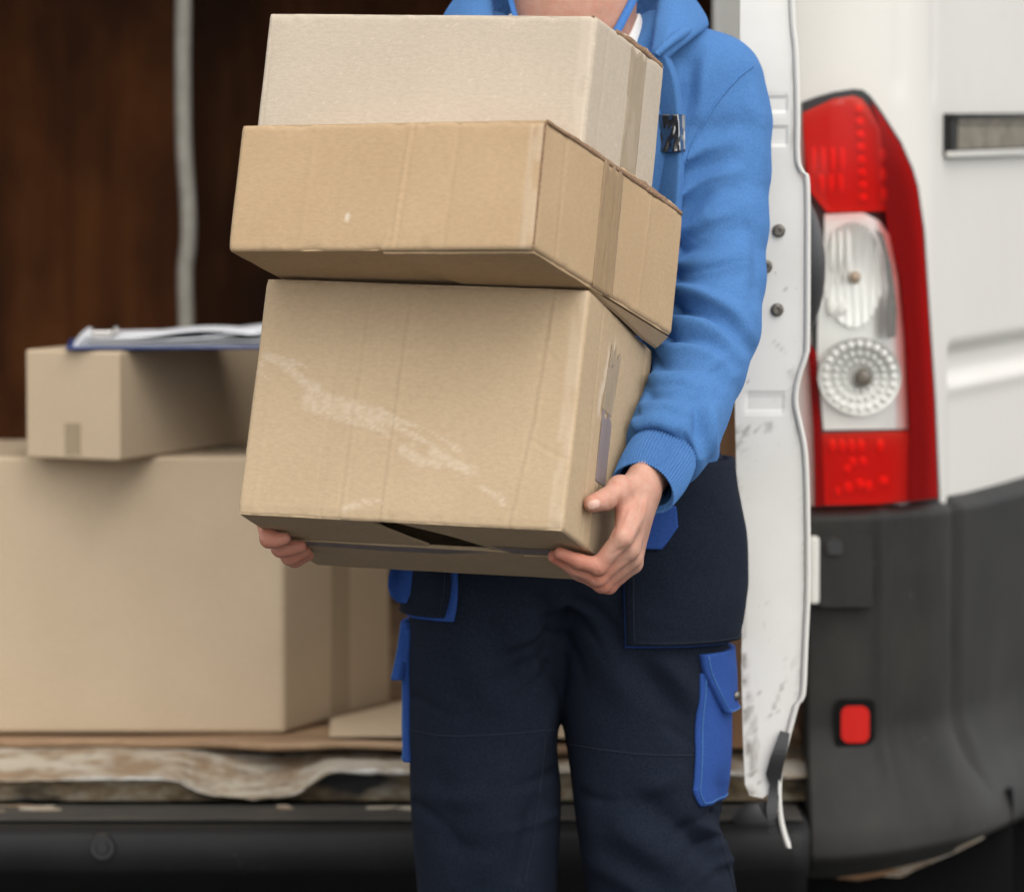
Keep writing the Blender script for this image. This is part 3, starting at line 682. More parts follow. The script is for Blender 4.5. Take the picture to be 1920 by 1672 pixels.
# ribs and bright beads inside the red lens
def beads(name, spots, mat, o):
    b = MB()
    for x, y, rx, ry in spots: b.ell(S(x, y, o), (rx * 7.2e-4,   .0034, ry * 7.2e-4), 12, 6)
    o = sub(name, b.v, b.f, mat, lamp, True); o['kind'] = 'stuff'; return o
beads('bead_column', [(1610 + .012 * (y - 200) * 4, y, 9, 9) for y in np.linspace(206, 372, 8)], M_BEAD, .010)
beads('bead_column', [(1655 + .03 * (y - 280), y, 7, 14) for y in (292, 330, 366)], M_BEAD, .010)
beads('prism_rib', [(x, 300, 6, 26) for x in (1525, 1543, 1561, 1579)] + [(x, 345, 6, 20) for x in (1540, 1558, 1576)], M_BEAD, .0085)
beads('prism_rib', [(x, 836, 8, 14) for x in (1560, 1578, 1596, 1614, 1650)] + [(x, 866, 8, 10) for x in (1598, 1618)], M_BEAD, .0085)
beads('bead_column', [(1588, 880, 8, 10), (1590, 915, 9, 12), (1656, 902, 10, 10), (1570, 922, 6, 10), (1612, 908, 10, 12), (1628, 912, 8, 12)], M_BEAD, .009)
# the clear chamber: indicator bowl above, reversing bowl below
def bowl(cx, cy, rx, ry, depth, name, mat, flute=0.0):
    nr, na = 18, 96; P = []
    for i in range(nr + 1):
        t = i / nr
        for k in range(na):
            a = 2 * math.pi * k / na; x, y = cx + rx * t * math.cos(a), cy + ry * t * math.sin(a)
            P.append(S(x, y, .010 + depth * t * t + flute * math.sin(x * .42) * t))
    return sub(name, P, np.concatenate([grid_faces(na, nr + 1, True)]), mat, lamp)
bowl(1600, 515, 56, 98, .005, 'indicator_bowl', M_SILV, .0022); bowl(1612, 706, 78, 72, .016, 'reversing_bowl', M_RWHITE)
b = MB(); c = S(1603, 520, .024); b.ell(c, (.008, .012, .009)); vsub('indicator_bulb', b, M_AMBER, lamp, True)
b = MB(); c = S(1619, 708, .022); b.ell(c, (.012, .010, .013)); vsub('reversing_bulb', b, M_BULB, lamp, True)
for rr, nn, sz in ((30, 14, 4), (46, 20, 5), (64, 24, 7)):
    beads('bead_ring', [(1612 + rr * math.cos(a), 706 + rr * .95 * math.sin(a), sz, sz) for a in np.linspace(0, 6.283, nn, endpoint=False)], M_BEAD, .013 + .016 * (rr / 78) ** 2)
beads('prism_rib', [(x, 575, 10, 18) for x in (1560, 1577)] + [(x, 470, 5, 40) for x in (1562, 1576, 1590)], M_BEAD, .016)
lsub('shade_band', [(1640, 428), (1656, 440), (1672, 500), (1682, 580), (1680, 630), (1662, 636), (1658, 600), (1664, 540), (1654, 470)], .0215, .023, M_SHADE, step=10)  # dark band paints in the shading inside the clear chamber
# lenses over the chambers
def dome_px(cx, w, h): return lambda x, y: h * np.clip(1 - ((x - cx) / w) ** 2, 0, 1)
lens_up = [p for p in UP]; 
lsub('red_lens', UP, .020, .024, M_LENSR, smooth=True, dome=dome_px(1585, 85, .010)); lsub('red_lens', LO, .022, .025, M_LENSR); lsub('dark_red_lens', RS, .018, .021, M_LENSD); lsub('clear_lens', CL, .030, .034, M_LENSC, smooth=True, dome=dome_px(1615, 90, .014)); lsub('dark_red_lens', SL, .018, .021, M_LENSD)

# ---------------------------------------------------------------- open rear door, seen along its free edge
YF, YH, XSH = 5.80, 6.27, .026
skin = [(1489, -700), (1490, -300), (1490, 0), (1497, 100), (1500, 200), (1500, 295), (1508, 322), (1518, 345), (1519, 500), (1518, 640), (1515, 668), (1503, 705), (1497, 735), (1497, 762), (1504, 795), (1513, 840), (1517, 900), (1519, 1000), (1519, 1110), (1515, 1200), (1511, 1290), (1506, 1312), (1498, 1322), (1490, 1350), (1474, 1410), (1467, 1440)]
left = [(1430, 1496), (1405, 1490), (1397, 1470), (1393, 1380), (1390, 1250), (1393, 1100), (1382, 940), (1378, 760), (1384, 500), (1387, 200), (1388, 0), (1388, -700)]
main = [(x - 9, y) for x, y in skin] + [(1452, 1480)] + left
def recess(x, y):
    r = 0
    for x0, x1, y0, y1 in ((1380, 1475, 179, 213), (1380, 1478, 236, 272), (1396, 1472, 737, 774)): r = r + sstep(x0 - 2, x0 + 3, x) * sstep(x1 + 2, x1 - 3, x) * sstep(y0 - 2, y0 + 4, y) * sstep(y1 + 2, y1 - 4, y)
    return .0022 * r
top = lambda x, y: W(x, y, YF + recess(x, y))
def und(x, y):
    p = W(x, y, YF); p[:, 1] = YH; p[:, 0] += XSH; return p
V, F = slab_poly(main, 7, top, und); pp = proj(V); gr = np.zeros(len(V)); nz = fbm(np.stack([pp[:, 0] * .09, pp[:, 1] * .05, pp[:, 0] * 0], -1), 4, 90); nf = fbm(np.stack([pp[:, 0] * .25, pp[:, 1] * .12, pp[:, 0] * 0], -1), 3, 95)
for line, wd, st in (([(1382, 812), (1410, 805), (1442, 800)], 14, .75), ([(1384, 830), (1396, 850)], 14, .6), ([(1440, 1350), (1455, 1315), (1470, 1278)], 4, .6), ([(1395, 1230), (1398, 1330), (1404, 1420)], 9, .8), ([(1400, 1300), (1412, 1360), (1408, 1440)], 12, .6), ([(1400, 1455), (1420, 1446)], 4, .9), ([(1385, 900), (1388, 1050), (1392, 1200)], 8, .5), ([(1425, 1500), (1405, 1480)], 12, .8), ([(1480, 690), (1490, 760), (1500, 830)], 10, .35), ([(1505, 900), (1508, 1200), (1495, 1310)], 7, .3), ([(1450, 640), (1470, 660)], 4, .5), ([(1470, 540), (1478, 545)], 4, .5), ([(1440, 1130), (1445, 1135)], 4, .8), ([(1476, 1180), (1470, 1260)], 3, .4)):
    bd, _, _ = poly_dist(pp, line); gr = np.maximum(gr, st * sstep(wd, wd * .2, bd) * sstep(.38, .62, nz * .5 + nf * .5))
gr = np.maximum(gr, .5 * sstep(.80, .86, nf) * sstep(500, 1300, pp[:, 1]))
door = mesh_obj('rear_door', V, F, M_DOOR, van, False, {'grime': gr})
# pressed skin flange round the edge, with its bright lip running down to a bent tail
tail = skin + [(1465, 1470), (1465, 1500), (1469, 1540), (1476, 1570), (1483, 1590)]
tl = spline(tail, 220); tl = tl[(tl[:, 1] > -690)]
wid = np.interp(tl[:, 1], [0, 1300, 1440, 1590], [9, 9, 9, 8])
P = np.stack([W(tl[:, 0] - wid, tl[:, 1], YF - .004), W(tl[:, 0] - wid * .55, tl[:, 1], YF - .007), W(tl[:, 0], tl[:, 1], YF - .006), W(tl[:, 0] + 1, tl[:, 1], YF + .0)], 0)
back = P[::-1].copy(); back[:, :, 1] += .05; back[:, :, 0] += .002
P2 = np.concatenate([P, back[:1]], 0); V, F = thicken_grid(P2, np.broadcast_to(np.array([-.0012, .0022, 0]), P2.shape)); sub('skin_flange', V, F, M_WHITE, door)
# pressings across the edge, fixing bolts
for (px, py) in ((1460, 433), (1436, 500), (1457, 581)):
    b = MB(); c = W(px, py, YF); r = .0078
    b.cyl(c + np.array([0, -.0015, 0]), c + np.array([0, .002, 0]), r * 1.05, n=28); 
    ring = []; pr = [(r * .95, -.0016), (r * .9, -.0045), (r * .7, -.0055), (r * .42, -.0055), (r * .40, -.0025), (0.0003, -.0024)]; na = 28
    vs = [c + np.array([q * math.cos(2 * math.pi * k / na), o, q * math.sin(2 * math.pi * k / na)]) for q, o in pr for k in range(na)]
    b.add(vs, [tuple(q) for q in grid_faces(na, len(pr), True)]); vsub('bolt', b, M_BOLT, door, False)
b = MB(); b.ell((.358, 6.0, z_at(500, 6.0)), (.042, .10, .098), 32, 20); vsub('door_handle', b, M_BLK, door, True)
poly = [(1463, 1369), (1481, 1374), (1477, 1400), (1468, 1440), (1462, 1480), (1458, 1520), (1452, 1545), (1440, 1548), (1437, 1515), (1443, 1470), (1436, 1450), (1444, 1420)]
V, F = slab_poly(poly, 10, lambda x, y: W(x, y, YF - .009 - .003 * np.sin(y * .05)), lambda x, y: W(x, y, YF - .0045)); sub('torn_seal', V, F, M_BLK, door, False)
poly = [(1420, 1504), (1436, 1500), (1452, 1520), (1462, 1545), (1468, 1556), (1456, 1566), (1440, 1556), (1446, 1545), (1430, 1526)]
V, F = slab_poly(poly, 10, lambda x, y: W(x, y, YF + .004), lambda x, y: W(x, y, YF + .02)); sub('torn_seal', V, F, M_BLK, door, False)

# ================================================================== cartons stored in the van
def carton_local(name, plan4, h, mat, parent, bev=.006):
    """closed carton over a four-cornered plan (local frame), bevelled, slightly bulged"""
    bm = bmesh.new(); lo = [bm.verts.new((*p, 0)) for p in plan4]; hi = [bm.verts.new((*p, h)) for p in plan4]
    bm.faces.new(lo[::-1]); bm.faces.new(hi)
    for k in range(4): bm.faces.new((lo[k], lo[(k + 1) % 4], hi[(k + 1) % 4], hi[k]))
    bmesh.ops.bevel(bm, geom=bm.edges[:], offset=bev, segments=3, affect='EDGES', profile=.5); bm.verts.index_update()
    o = mesh_obj(name, [v.co for v in bm.verts], [[v.index for v in f.verts] for f in bm.faces], mat, parent, False); bm.free(); return o
zf = .5345
big = thing('cardboard_box', 'largest brown carton standing on the van floor under the small carton', 'box', (-.6, 6.66, zf), 'cartons stored in the van')
o0 = np.array([-.6, 6.66]); pl = [np.array(p) - o0 for p in ((-.93, 6.457), (-.3155, 6.457), (-.176, 6.775), (-.85, 6.80))]
HB = .384
carton_local('carton_body', pl, HB, M_CARD_VAN, big)
b = MB().box((-.14, -.137, .006), (-.135, -.131, HB - .004)); 
for xx in (-.27, .17): pass
b = MB(); d = (pl[2] - pl[1]); nrm = np.array([d[1], -d[0]]) / np.linalg.norm(d)
for t0, t1 in ((.42, .60),):
    a, c = pl[1] + d * t0 + nrm * .0006, pl[1] + d * t1 + nrm * .0006
    b.add([(*a, .01), (*c, .01), (*c, HB * .72), (*(a + .1 * (c - a)), HB * .74)], [(0, 1, 2, 3)])
b.obj('tape', M_TAPE_FNT, big)
sm = thing('cardboard_box', 'small low carton lying across the big carton in the van, under the clipboard', 'box', (-.533, 6.36, zf + HB + .001), 'cartons stored in the van')
sm.rotation_euler = (0, 0, math.radians(-24.4))
HS = .149
carton_local('carton_body', [(-.147, 0), (0, 0), (0, .42), (-.147, .42)], HS, M_CARD_VAN, sm, .004)
b = MB().box((-.085, -.0012, .006), (-.060, -.0013 + .0004, .05)); b.obj('tape', M_TAPE_FNT, sm)
ztop = zf + HB + HS + .003
cb = thing('clipboard', 'blue clipboard holding loose white papers on the small carton', 'clipboard', (-.43, 6.50, ztop)); cb.rotation_euler = (math.radians(-.0), 0, math.radians(4))
b = MB().box((-.185, -.115, 0), (.20, .11, .004), .0015); b.obj('board', M_BOARD, cb)
for k in range(5):
    x = np.linspace(-.175 + .004 * k, .235 + .006 * k, 40); y = np.linspace(-.112 - .002 * k, .10, 12); XX, YY2 = np.meshgrid(x, y)
    zz = .0055 + .0026 * k + .0075 * k / 2 * np.sin((XX + .05 * k) * 9 + k + YY2 * 6) ** 2 * sstep(-.12, .05, XX) + .010 * k / 4 * np.exp(-((XX + .175) / .02) ** 2)
    P = np.stack([XX, YY2, zz], -1); V, F = thicken_grid(P, np.broadcast_to(np.array([0, 0, -.0012]), P.shape)); mesh_obj('paper', V, F, M_PAPER, cb)
b = MB().box((-.150, -.05, .0185), (-.115, .05, .0205), .001); b.cyl((-.118, -.045, .023), (-.118, .045, .023), .0045, n=14); b.box((-.15, -.118, .016), (-.12, -.046, .026), .002); b.obj('clip', M_CLIP, cb)

# torn flat sheet of cardboard lying on the load floor
def torn(p0, p1, amp, n, seed):
    t = np.linspace(0, 1, n); p0, p1 = np.array(p0), np.array(p1); d = p1 - p0; nr = np.array([-d[1], d[0]]) / np.linalg.norm(d); k = (fbm(np.stack([t * 12, t * 0, t * 0], -1), 4, seed) - .5) * 2 * amp; k[0] = k[-1] = 0
    return [tuple(p0 + d * a + nr * e) for a, e in zip(t, k)]
sheet = thing('cardboard_sheet', 'torn flat sheet of cardboard lying on the load floor beside the largest carton', 'cardboard', (.0, 6.6, .5395))
poly = [(a, b_ - 6.6) for a, b_ in torn((-.25, 6.375), (.34, 6.35), .022, 40, 3)[:-1] + [(.34, 6.35), (.37, 7.1), (-.02, 7.1), (-.13, 6.80), (-.255, 6.55)]]
wv = lambda x, y: .0015 * (fbm(np.stack([x * 9, y * 9, x * 0], -1), 3, 5)) + .002 * np.exp(-((y + .23) / .03) ** 2) * sstep(.3, .6, fbm(np.stack([x * 8, x * 0, x * 0], -1), 2, 8))
V, F = slab_poly(poly, .03, lambda x, y: np.stack([x, y, .0025 + wv(x, y)], -1), lambda x, y: np.stack([x, y, wv(x, y)], -1)); mesh_obj('sheet', V, F, M_CARD_VAN, sheet, False)

# ================================================================== the three carried cartons
def frame(tilt, yaw):
    phi, psi = math.radians(tilt[0]), math.radians(tilt[1]); yaw = math.radians(yaw)
    u = np.array([math.sin(psi), math.sin(phi) * math.cos(psi), math.cos(phi) * math.cos(psi)])
    e = np.array([math.sin(yaw), math.cos(yaw), 0.]); d = e - u * (e @ u); d /= np.linalg.norm(d); return np.cross(d, u), d, u
def mat4(o, r, d, u): return Matrix(((r[0], d[0], u[0], o[0]), (r[1], d[1], u[1], o[1]), (r[2], d[2], u[2], o[2]), (0, 0, 0, 1)))
def side_of(s, w, dp, rad):
    """walk round a rounded rectangle: s -> x, y, outward normal, face (0 front, 1 right, 2 back, 3 left), run along the face"""
    out = []; 
    for x0, y0, dx, dy, L, f in ((rad, 0, 1, 0, w - 2 * rad, 0), (w, rad, 0, 1, dp - 2 * rad, 1), (w - rad, dp, -1, 0, w - 2 * rad, 2), (0, dp - rad, 0, -1, dp - 2 * rad, 3)):
        nx, ny = dy, -dx; n = max(8, int(L / (s if f < 2 else .02)))
        for k in range(n):
            t = k / n; out.append((x0 + dx * L * t, y0 + dy * L * t, nx, ny, f, rad + L * t))
        cx, cy = x0 + dx * L - nx * rad, y0 + dy * L - ny * rad; a0 = math.atan2(ny, nx)
        for k in range(6):
            a = a0 + math.pi / 2 * (k + .0) / 6; out.append((cx + rad * math.cos(a), cy + rad * math.sin(a), math.cos(a), math.sin(a), f if k < 3 else (f + 1) % 4, rad + L if k < 3 else 0.0))
    return np.array(out)
def carried(label, tilt, yaw, o, dims, mat, disp, mark, stain, rad=.006, step=.0026):
    w, dp, h = dims; r, d, u = frame(tilt, yaw); Mx = mat4(o, r, d, u)
    root = thing('cardboard_box', label, 'box', None, 'cartons carried in the stack', Mx)
    ring = side_of(step, w, dp, rad); n = len(ring); zz = np.concatenate([[0, .001, .0025], np.arange(.005, h - .005, step), [h - .0025, h - .001, h]])
    inset = -np.interp(zz, [0, .001, .0025, .005, h - .005, h - .0025, h - .001, h], [.003, .0015, .0004, 0, 0, .0004, .0015, .003])
    A = np.broadcast_to(ring[None], (len(zz), n, 6)); Z = np.broadcast_to(zz[:, None], (len(zz), n))
    f, a = A[..., 4], A[..., 5]
    D = disp(f, a, Z) + inset[:, None]; eg = np.exp(-np.minimum(Z, h - Z) / .006); D = D - .0022 * eg * sstep(.45, .75, fbm(np.stack([a * 45 + f * 9, Z * 30, f * 5.0 + w * 50], -1), 3, 71))
    V = np.stack([A[..., 0] + A[..., 2] * D, A[..., 1] + A[..., 3] * D, Z], -1)
    mk = mark(f, a, Z); mk = np.maximum(mk, np.where(f == 0, .20 * sstep(w - .020, w - .0165, a) * sstep(.25, .5, fbm(np.stack([a * 90, Z * 25, a * 0 + w * 9], -1), 3, 19)), 0))  # pale strip painted for light caught on the scored right front edge
    mesh_obj('carton_walls', V.reshape(-1, 3), grid_faces(n, len(zz), True), mat, root, True, {'mark': mk.ravel(), 'stain': stain(f, a, Z).ravel()})
    return root, r, d, u
def slab(name, root, poly, z0, z1, mat, wav=.0, step=.012, seed=0):
    wv = lambda x, y: wav * (fbm(np.stack([x * 40, y * 40, x * 0], -1), 3, seed) - .5)
    V, F = slab_poly(poly, step, lambda x, y: np.stack([x, y, z1 + wv(x, y)], -1), lambda x, y: np.stack([x, y, z0 + wv(x, y)], -1)); return mesh_obj(name, V, F, mat, root, False)
def jag(p0, p1, amp, n=26, seed=0):
    t = np.linspace(0, 1, n); p0, p1 = np.array(p0, float), np.array(p1, float); d = p1 - p0; nr = np.array([-d[1], d[0]]) / np.linalg.norm(d)
    k = (fbm(np.stack([t * 14, t * 0, t * 0], -1), 3, seed) - .5) * 2 * amp; k[0] = k[-1] = 0; return [tuple(p0 + d * q + nr * e) for q, e in zip(t, k)]
def wob(f, a, z, amp, seed): return amp * (fbm(np.stack([a * 7 + f * 31, z * 7, f * 3.1], -1), 3, seed) - .5) * 2
def crease(a, z, pts, w, amp, end=True):
    """a scored line on a panel; pts in (run, height)"""
    p = np.stack([a.ravel(), z.ravel()], -1); b, sd, t = poly_dist(p, pts); g = np.exp(-(b / w) ** 2)
    return (amp * g).reshape(a.shape)
ZERO = lambda f, a, z: np.zeros(np.shape(a))
def tape_sheet(name, root, face, a0, a1, z0, z1, dims, mat, jagged=.0, lift=.0005, seed=0, slant=0.0):
    n, k = 14, 30; t = np.linspace(0, 1, k); A = a0 + (a1 - a0) * np.linspace(0, 1, n)[None, :] + slant * t[:, None] + jagged * .4 * (fbm(np.stack([t * 20, t * 0, t * 0], -1), 3, seed) - .5)[:, None]
    top = jagged * (fbm(np.stack([np.linspace(0, 9, n), np.zeros(n), np.zeros(n)], -1), 3, seed + 4) - .5) * 6
    Z = z0 + (z1 - z0 + top[None, :]) * t[:, None]; w, dp, h = dims
    o = lift + .0006 * fbm(np.stack([A * 60, Z * 25, A * 0], -1), 3, seed)
    P = np.stack([A, -o, Z], -1) if face == 0 else np.stack([w + o, A, Z], -1)
    V, F = thicken_grid(P, np.broadcast_to(np.array([0, .0003, 0]) if face == 0 else np.array([-.0003, 0, 0]), P.shape)); return mesh_obj(name, V, F, mat, root, True)

# ---- lowest carton
DC = (.3878, .2769, .2764); OC = np.array([-.3124, 5.30, .9399])
def dispC(f, a, z):
    D = wob(f, a, z, .0016, 1); D = np.where(f == 0, D + .0015 * np.sin(np.pi * np.clip(a / DC[0], 0, 1)) * np.sin(np.pi * z / DC[2]), D)
    fr = f == 0
    for pts, w, amp in (([(.093, 0), (.098, .16), (.104, .235)], .0014, -.0011), ([(.1, .0), (.1005, .08)], .0016, -.0008), ([(.127, .0), (.131, .276)], .0018, .0009), ([(.1225, 0), (.1265, .276)], .0018, -.0006),
                        ([(.175, .0), (.180, .276)], .0018, .0011), ([(.1705, .0), (.1755, .276)], .002, -.0007), ([(.322, .0), (.337, .12), (.345, .276)], .0018, -.0008), ([(.327, .0), (.342, .12), (.350, .276)], .002, .0008),
                        ([(.128, .105), (.15, .099), (.176, .099)], .0013, -.0009), ([(.34, .1), (.37, .085), (.387, .080)], .0015, -.0008), ([(.325, .24), (.35, .2), (.36, .19)], .0014, -.0006), ([(.02, .0), (.022, .27)], .002, .0006)):
        D = D + np.where(fr, crease(a, z, pts, w, amp), 0)
    D = D + np.where(f == 1, crease(a, z, [(.245, 0), (.247, .28)], .002, -.0014) + crease(a, z, [(.07, 0), (.06, .28)], .003, -.0008), 0)
    D = D - np.where(fr & (z < .008), .0010 * fbm(np.stack([a * 120, z * 0, z * 0], -1), 2, 4), 0)
    return D
def markC(f, a, z):
    P = np.stack([a * 55 + z * 40, z * 190 + a * 75, a * 0], -1); n = fbm(P, 4, 21)
    m_ = 0
    for pts, w, th in (([(.012, .180), (.045, .176), (.075, .150)], .013, .46), ([(.075, .135), (.12, .125), (.165, .112), (.20, .10)], .018, .42), ([(.16, .125), (.21, .10), (.25, .085)], .012, .50), ([(.19, .083), (.215, .070), (.232, .068)], .008, .36), ([(.225, .083), (.25, .070), (.277, .062)], .008, .34), ([(.27, .05), (.31, .035), (.315, .028)], .006, .55), ([(.13, .012), (.15, .02), (.17, .022)], .006, .40), ([(.0, .165), (.03, .155)], .008, .44)):
        p = np.stack([a.ravel(), z.ravel()], -1); b, sd, t = poly_dist(p, pts); b = b.reshape(a.shape)
        m_ = np.maximum(m_, sstep(th, th + .10, n + .12 * (1 - b / w)) * sstep(w, w * .45, b))
    m_ = np.where(f == 0, m_ * .40 * (.35 + .55 * sstep(.35, .65, fbm(np.stack([a * 260, z * 420, a * 0], -1), 3, 77))), 0)
    p = np.stack([a.ravel(), z.ravel()], -1); b, _, _ = poly_dist(p, [(.095, .165), (.10, .20), (.112, .235)]); b = b.reshape(a.shape)
    m2 = sstep(.52, .62, fbm(np.stack([a * 160, z * 45, a * 0], -1), 3, 8) + .1 * (1 - b / .02)) * sstep(.022, .008, b)
    return np.where(f == 1, m2 * .5, m_)
boxC, rC, dC, uC = carried('lowest of the three carried cartons, whitish tape scars across its front', (16.16, 6.3986), 17.818, OC, DC, M_CARD_LOW, dispC, markC, ZERO, .0055)
w, dp, h = DC
slab('top_flap', boxC, [(.002, .002), (w - .002, .002), (w - .002, dp / 2 - .001), (.002, dp / 2 - .001)], h - .0035, h - .0002, M_CARD_LOW, .001)
slab('top_flap', boxC, [(.002, dp / 2 + .001), (w - .002, dp / 2 + .001), (w - .002, dp - .002), (.002, dp - .002)], h - .0035, h - .0004, M_CARD_LOW, .001)
spl = .128
slab('bottom_flap', boxC, [(.003, .002), (.158, .002)] + [(.165, .05), (.180, .1)] + jag((.190, spl), (.003, spl), .0015, 30, 3), .0002, .0036, M_CARD_LOW, .001, seed=2)
slab('bottom_flap', boxC, [(.188, .002), (w - .003, .002)] + jag((w - .003, spl), (.268, spl), .0015, 20, 5) + [(.24, .07)], .0002, .0036, M_CARD_LOW, .001, seed=3)
slab('bottom_flap', boxC, jag((.003, spl + .004), (w - .003, spl + .004), .0012, 40, 6) + [(w - .003, dp - .003), (.003, dp - .003)], -.0012, .0030, M_CARD_LOW, .0012, seed=4)
slab('bottom_flap', boxC, [(.30, spl + .012), (.33, .19), (.378, .25), (.384, .15), (.384, spl + .008)], -.0030, -.0018, M_CARD_LOW, .0005, seed=5)
slab('tape', boxC, [(.02, spl + .006), (.10, spl + .007), (.22, spl + .006), (.26, spl + .009), (.20, spl + .03), (.12, spl + .032), (.03, spl + .024)], -.0020, -.0016, M_TAPE_GRY, 0)
slab('tape', boxC, [(.27, spl - .02), (.37, spl - .022), (.38, spl + .006), (.29, spl + .008)], -.0016, -.0013, M_TAPE_GRY, 0)
tape_sheet('tape', boxC, 1, .098, .138, .08, .160, DC, M_TAPE_GRY, .004, seed=3); tape_sheet('tape', boxC, 1, .094, .134, .162, .235, DC, M_TAPE_TAN, .006, seed=5, slant=.012)
tape_sheet('tape', boxC, 1, .100, .142, .0, .078, DC, M_TAPE_TAN, .003, seed=6)

# ---- middle carton
DB = (.3768, .4077, .1463); OB = np.array([-.3196, 5.2724, 1.2382])
def dispB(f, a, z):
    D = wob(f, a, z, .0016, 2); fr = f == 0
    D = D + np.where(fr, crease(a, z, [(.205, 0), (.213, .146)], .0018, .0010) + crease(a, z, [(.209, 0), (.217, .146)], .0018, -.0008) + crease(a, z, [(.267, 0), (.272, .146)], .002, -.0007)
                     + crease(a, z, [(.19, 0), (.196, .012), (.199, .02)], .0018, .0016) + crease(a, z, [(.09, .0), (.094, .146)], .003, .0005) + crease(a, z, [(.356, 0), (.362, .146)], .002, -.0006), 0)
    D = D + np.where(f == 1, crease(a, z, [(.06, 0), (.06, .15)], .004, -.0008) + crease(a, z, [(.30, 0), (.31, .15)], .004, .0006), 0)
    return D
def markB(f, a, z):
    b = np.hypot((a - .146) / .006, (z - .038) / .010); m_ = sstep(1.1, .5, b * 1.6) * .7
    return np.where(f == 0, m_, 0)
boxB, rB, dB, uB = carried('middle carried carton, flattest and widest, with brown tape and a torn upper edge', (14.874, 5.5361), 24.387, OB, DB, M_CARD_MID, dispB, markB, ZERO, .0055)
w, dp, h = DB
slab('top_flap', boxB, [(.002, .002), (w - .002, .002), (w - .002, dp / 2), (.002, dp / 2)], h - .004, h - .0002, M_CARD_MID, .001)
slab('top_flap', boxB, [(.002, dp / 2 + .001), (w - .002, dp / 2 + .001), (w - .002, dp - .002), (.002, dp - .002)], h - .004, h - .0004, M_CARD_MID, .001)
slab('bottom_flap', boxB, [(.003, .003), (.19, .003), (.235, dp / 2), (.003, dp / 2)], .0003, .004, M_CARD_MID, .0015, seed=7)
slab('bottom_flap', boxB, [(.192, .006), (w - .003, .008), (w - .003, dp / 2), (.236, dp / 2)], -.0026, .0010, M_CARD_MID, .0015, seed=8)
slab('bottom_flap', boxB, [(.003, dp / 2 + .002), (w - .003, dp / 2 + .002), (w - .003, dp - .003), (.003, dp - .003)], -.001, .003, M_CARD_MID, .0015, seed=9)
# a lower flap that has sprung open along the right side
V, F = slab_poly([(.17, 0), (.405, 0), (.405, .022), (.36, .020), (.28, .010), (.2, .003)], .012, lambda x, y: np.stack([w - .004 - y * .55, x, -.0028 - y * .55], -1), lambda x, y: np.stack([w - .0075 - y * .55, x, -.0045 - y * .55], -1)); mesh_obj('sprung_flap', V, F, M_CARD_MID, boxB, False)
# torn double edge along the top of the right side
def ragged(root, dims, y0, y1, mat, hgt, seed, xin=.001, thick=.0035, z_off=0.0, n=70):
    w, dp, h = dims; y = np.linspace(y0, y1, n); top = h + z_off + hgt * (.35 + .9 * fbm(np.stack([y * 60, y * 0, y * 0], -1), 4, seed)) * np.sin(np.pi * np.clip((y - y0) / (y1 - y0), .03, .97)) ** .4
    xw = .0018 * (fbm(np.stack([y * 45, y * 0 + 3, y * 0], -1), 3, seed + 1) - .5)
    P = np.stack([np.stack([np.full(n, w - xin) + xw, y, np.full(n, h - .003)], -1), np.stack([np.full(n, w - xin) + xw * 2, y, top], -1)], 0)
    V, F = thicken_grid(P, np.broadcast_to(np.array([-thick, 0, 0]), P.shape)); return mesh_obj('torn_edge', V, F, mat, root, False)
ragged(boxB, DB, .004, .404, M_CORR, .0035, 31, -.0004, .003); ragged(boxB, DB, .19, .404, M_CARD_MID, .009, 35, .004, .002); ragged(boxB, DB, .19, .40, M_CORR, .007, 39, .0012, .0022)
b = MB(); b.box((w - .0012, -.0006, .002), (w + .0006, .0016, h - .002), .0005); b.obj('scored_edge', M_CORR, boxB)
tape_sheet('tape', boxB, 1, .165, .222, -.001, h - .004, DB, M_TAPE_BRN, .003, seed=11)

# ---- top carton
DA = (.4060, .2346, .1590); OA = np.array([-.2976, 5.4175, 1.3531])
def dispA(f, a, z):
    D = wob(f, a, z, .0012, 3)
    D = D + np.where(f == 0, crease(a, z, [(.006, 0), (.0075, .14)], .0012, -.0010), 0) + np.where(f == 1, crease(a, z, [(.04, 0), (.04, .15)], .004, -.0006), 0); return D
def markA(f, a, z): return np.where(f < 2, .3 * sstep(.80, .83, fbm(np.stack([a * 330, z * 330, f], -1), 2, 17)), 0)
boxA, rA, dA, uA = carried('topmost carried carton, palest of the stack, with a plain unmarked front', (12.5576, 5.8642), 21.961, OA, DA, M_CARD_TOP, dispA, markA, ZERO, .0065)
w, dp, h = DA
slab('top_flap', boxA, [(.002, .002), (w - .002, .002), (w - .002, dp / 2), (.002, dp / 2)], h - .004, h - .0002, M_CARD_TOP, .001)
slab('top_flap', boxA, [(.002, dp / 2 + .001), (w - .002, dp / 2 + .001), (w - .002, dp - .002), (.002, dp - .002)], h - .004, h + .0004, M_CARD_TOP, .001)
slab('bottom_flap', boxA, [(.003, .003), (w - .003, .003), (w - .003, dp - .003), (.003, dp - .003)], .0004, .004, M_CARD_TOP, .001)
tape_sheet('tape', boxA, 1, .118, .170, 0, h - .006, DA, M_TAPE_TAN, .002, seed=15)
ragged(boxA, DA, .07, .228, M_CORR, .007, 51, .0005, .003); ragged(boxA, DA, .085, .22, M_CARD_TOP, .010, 55, .005, .0022)
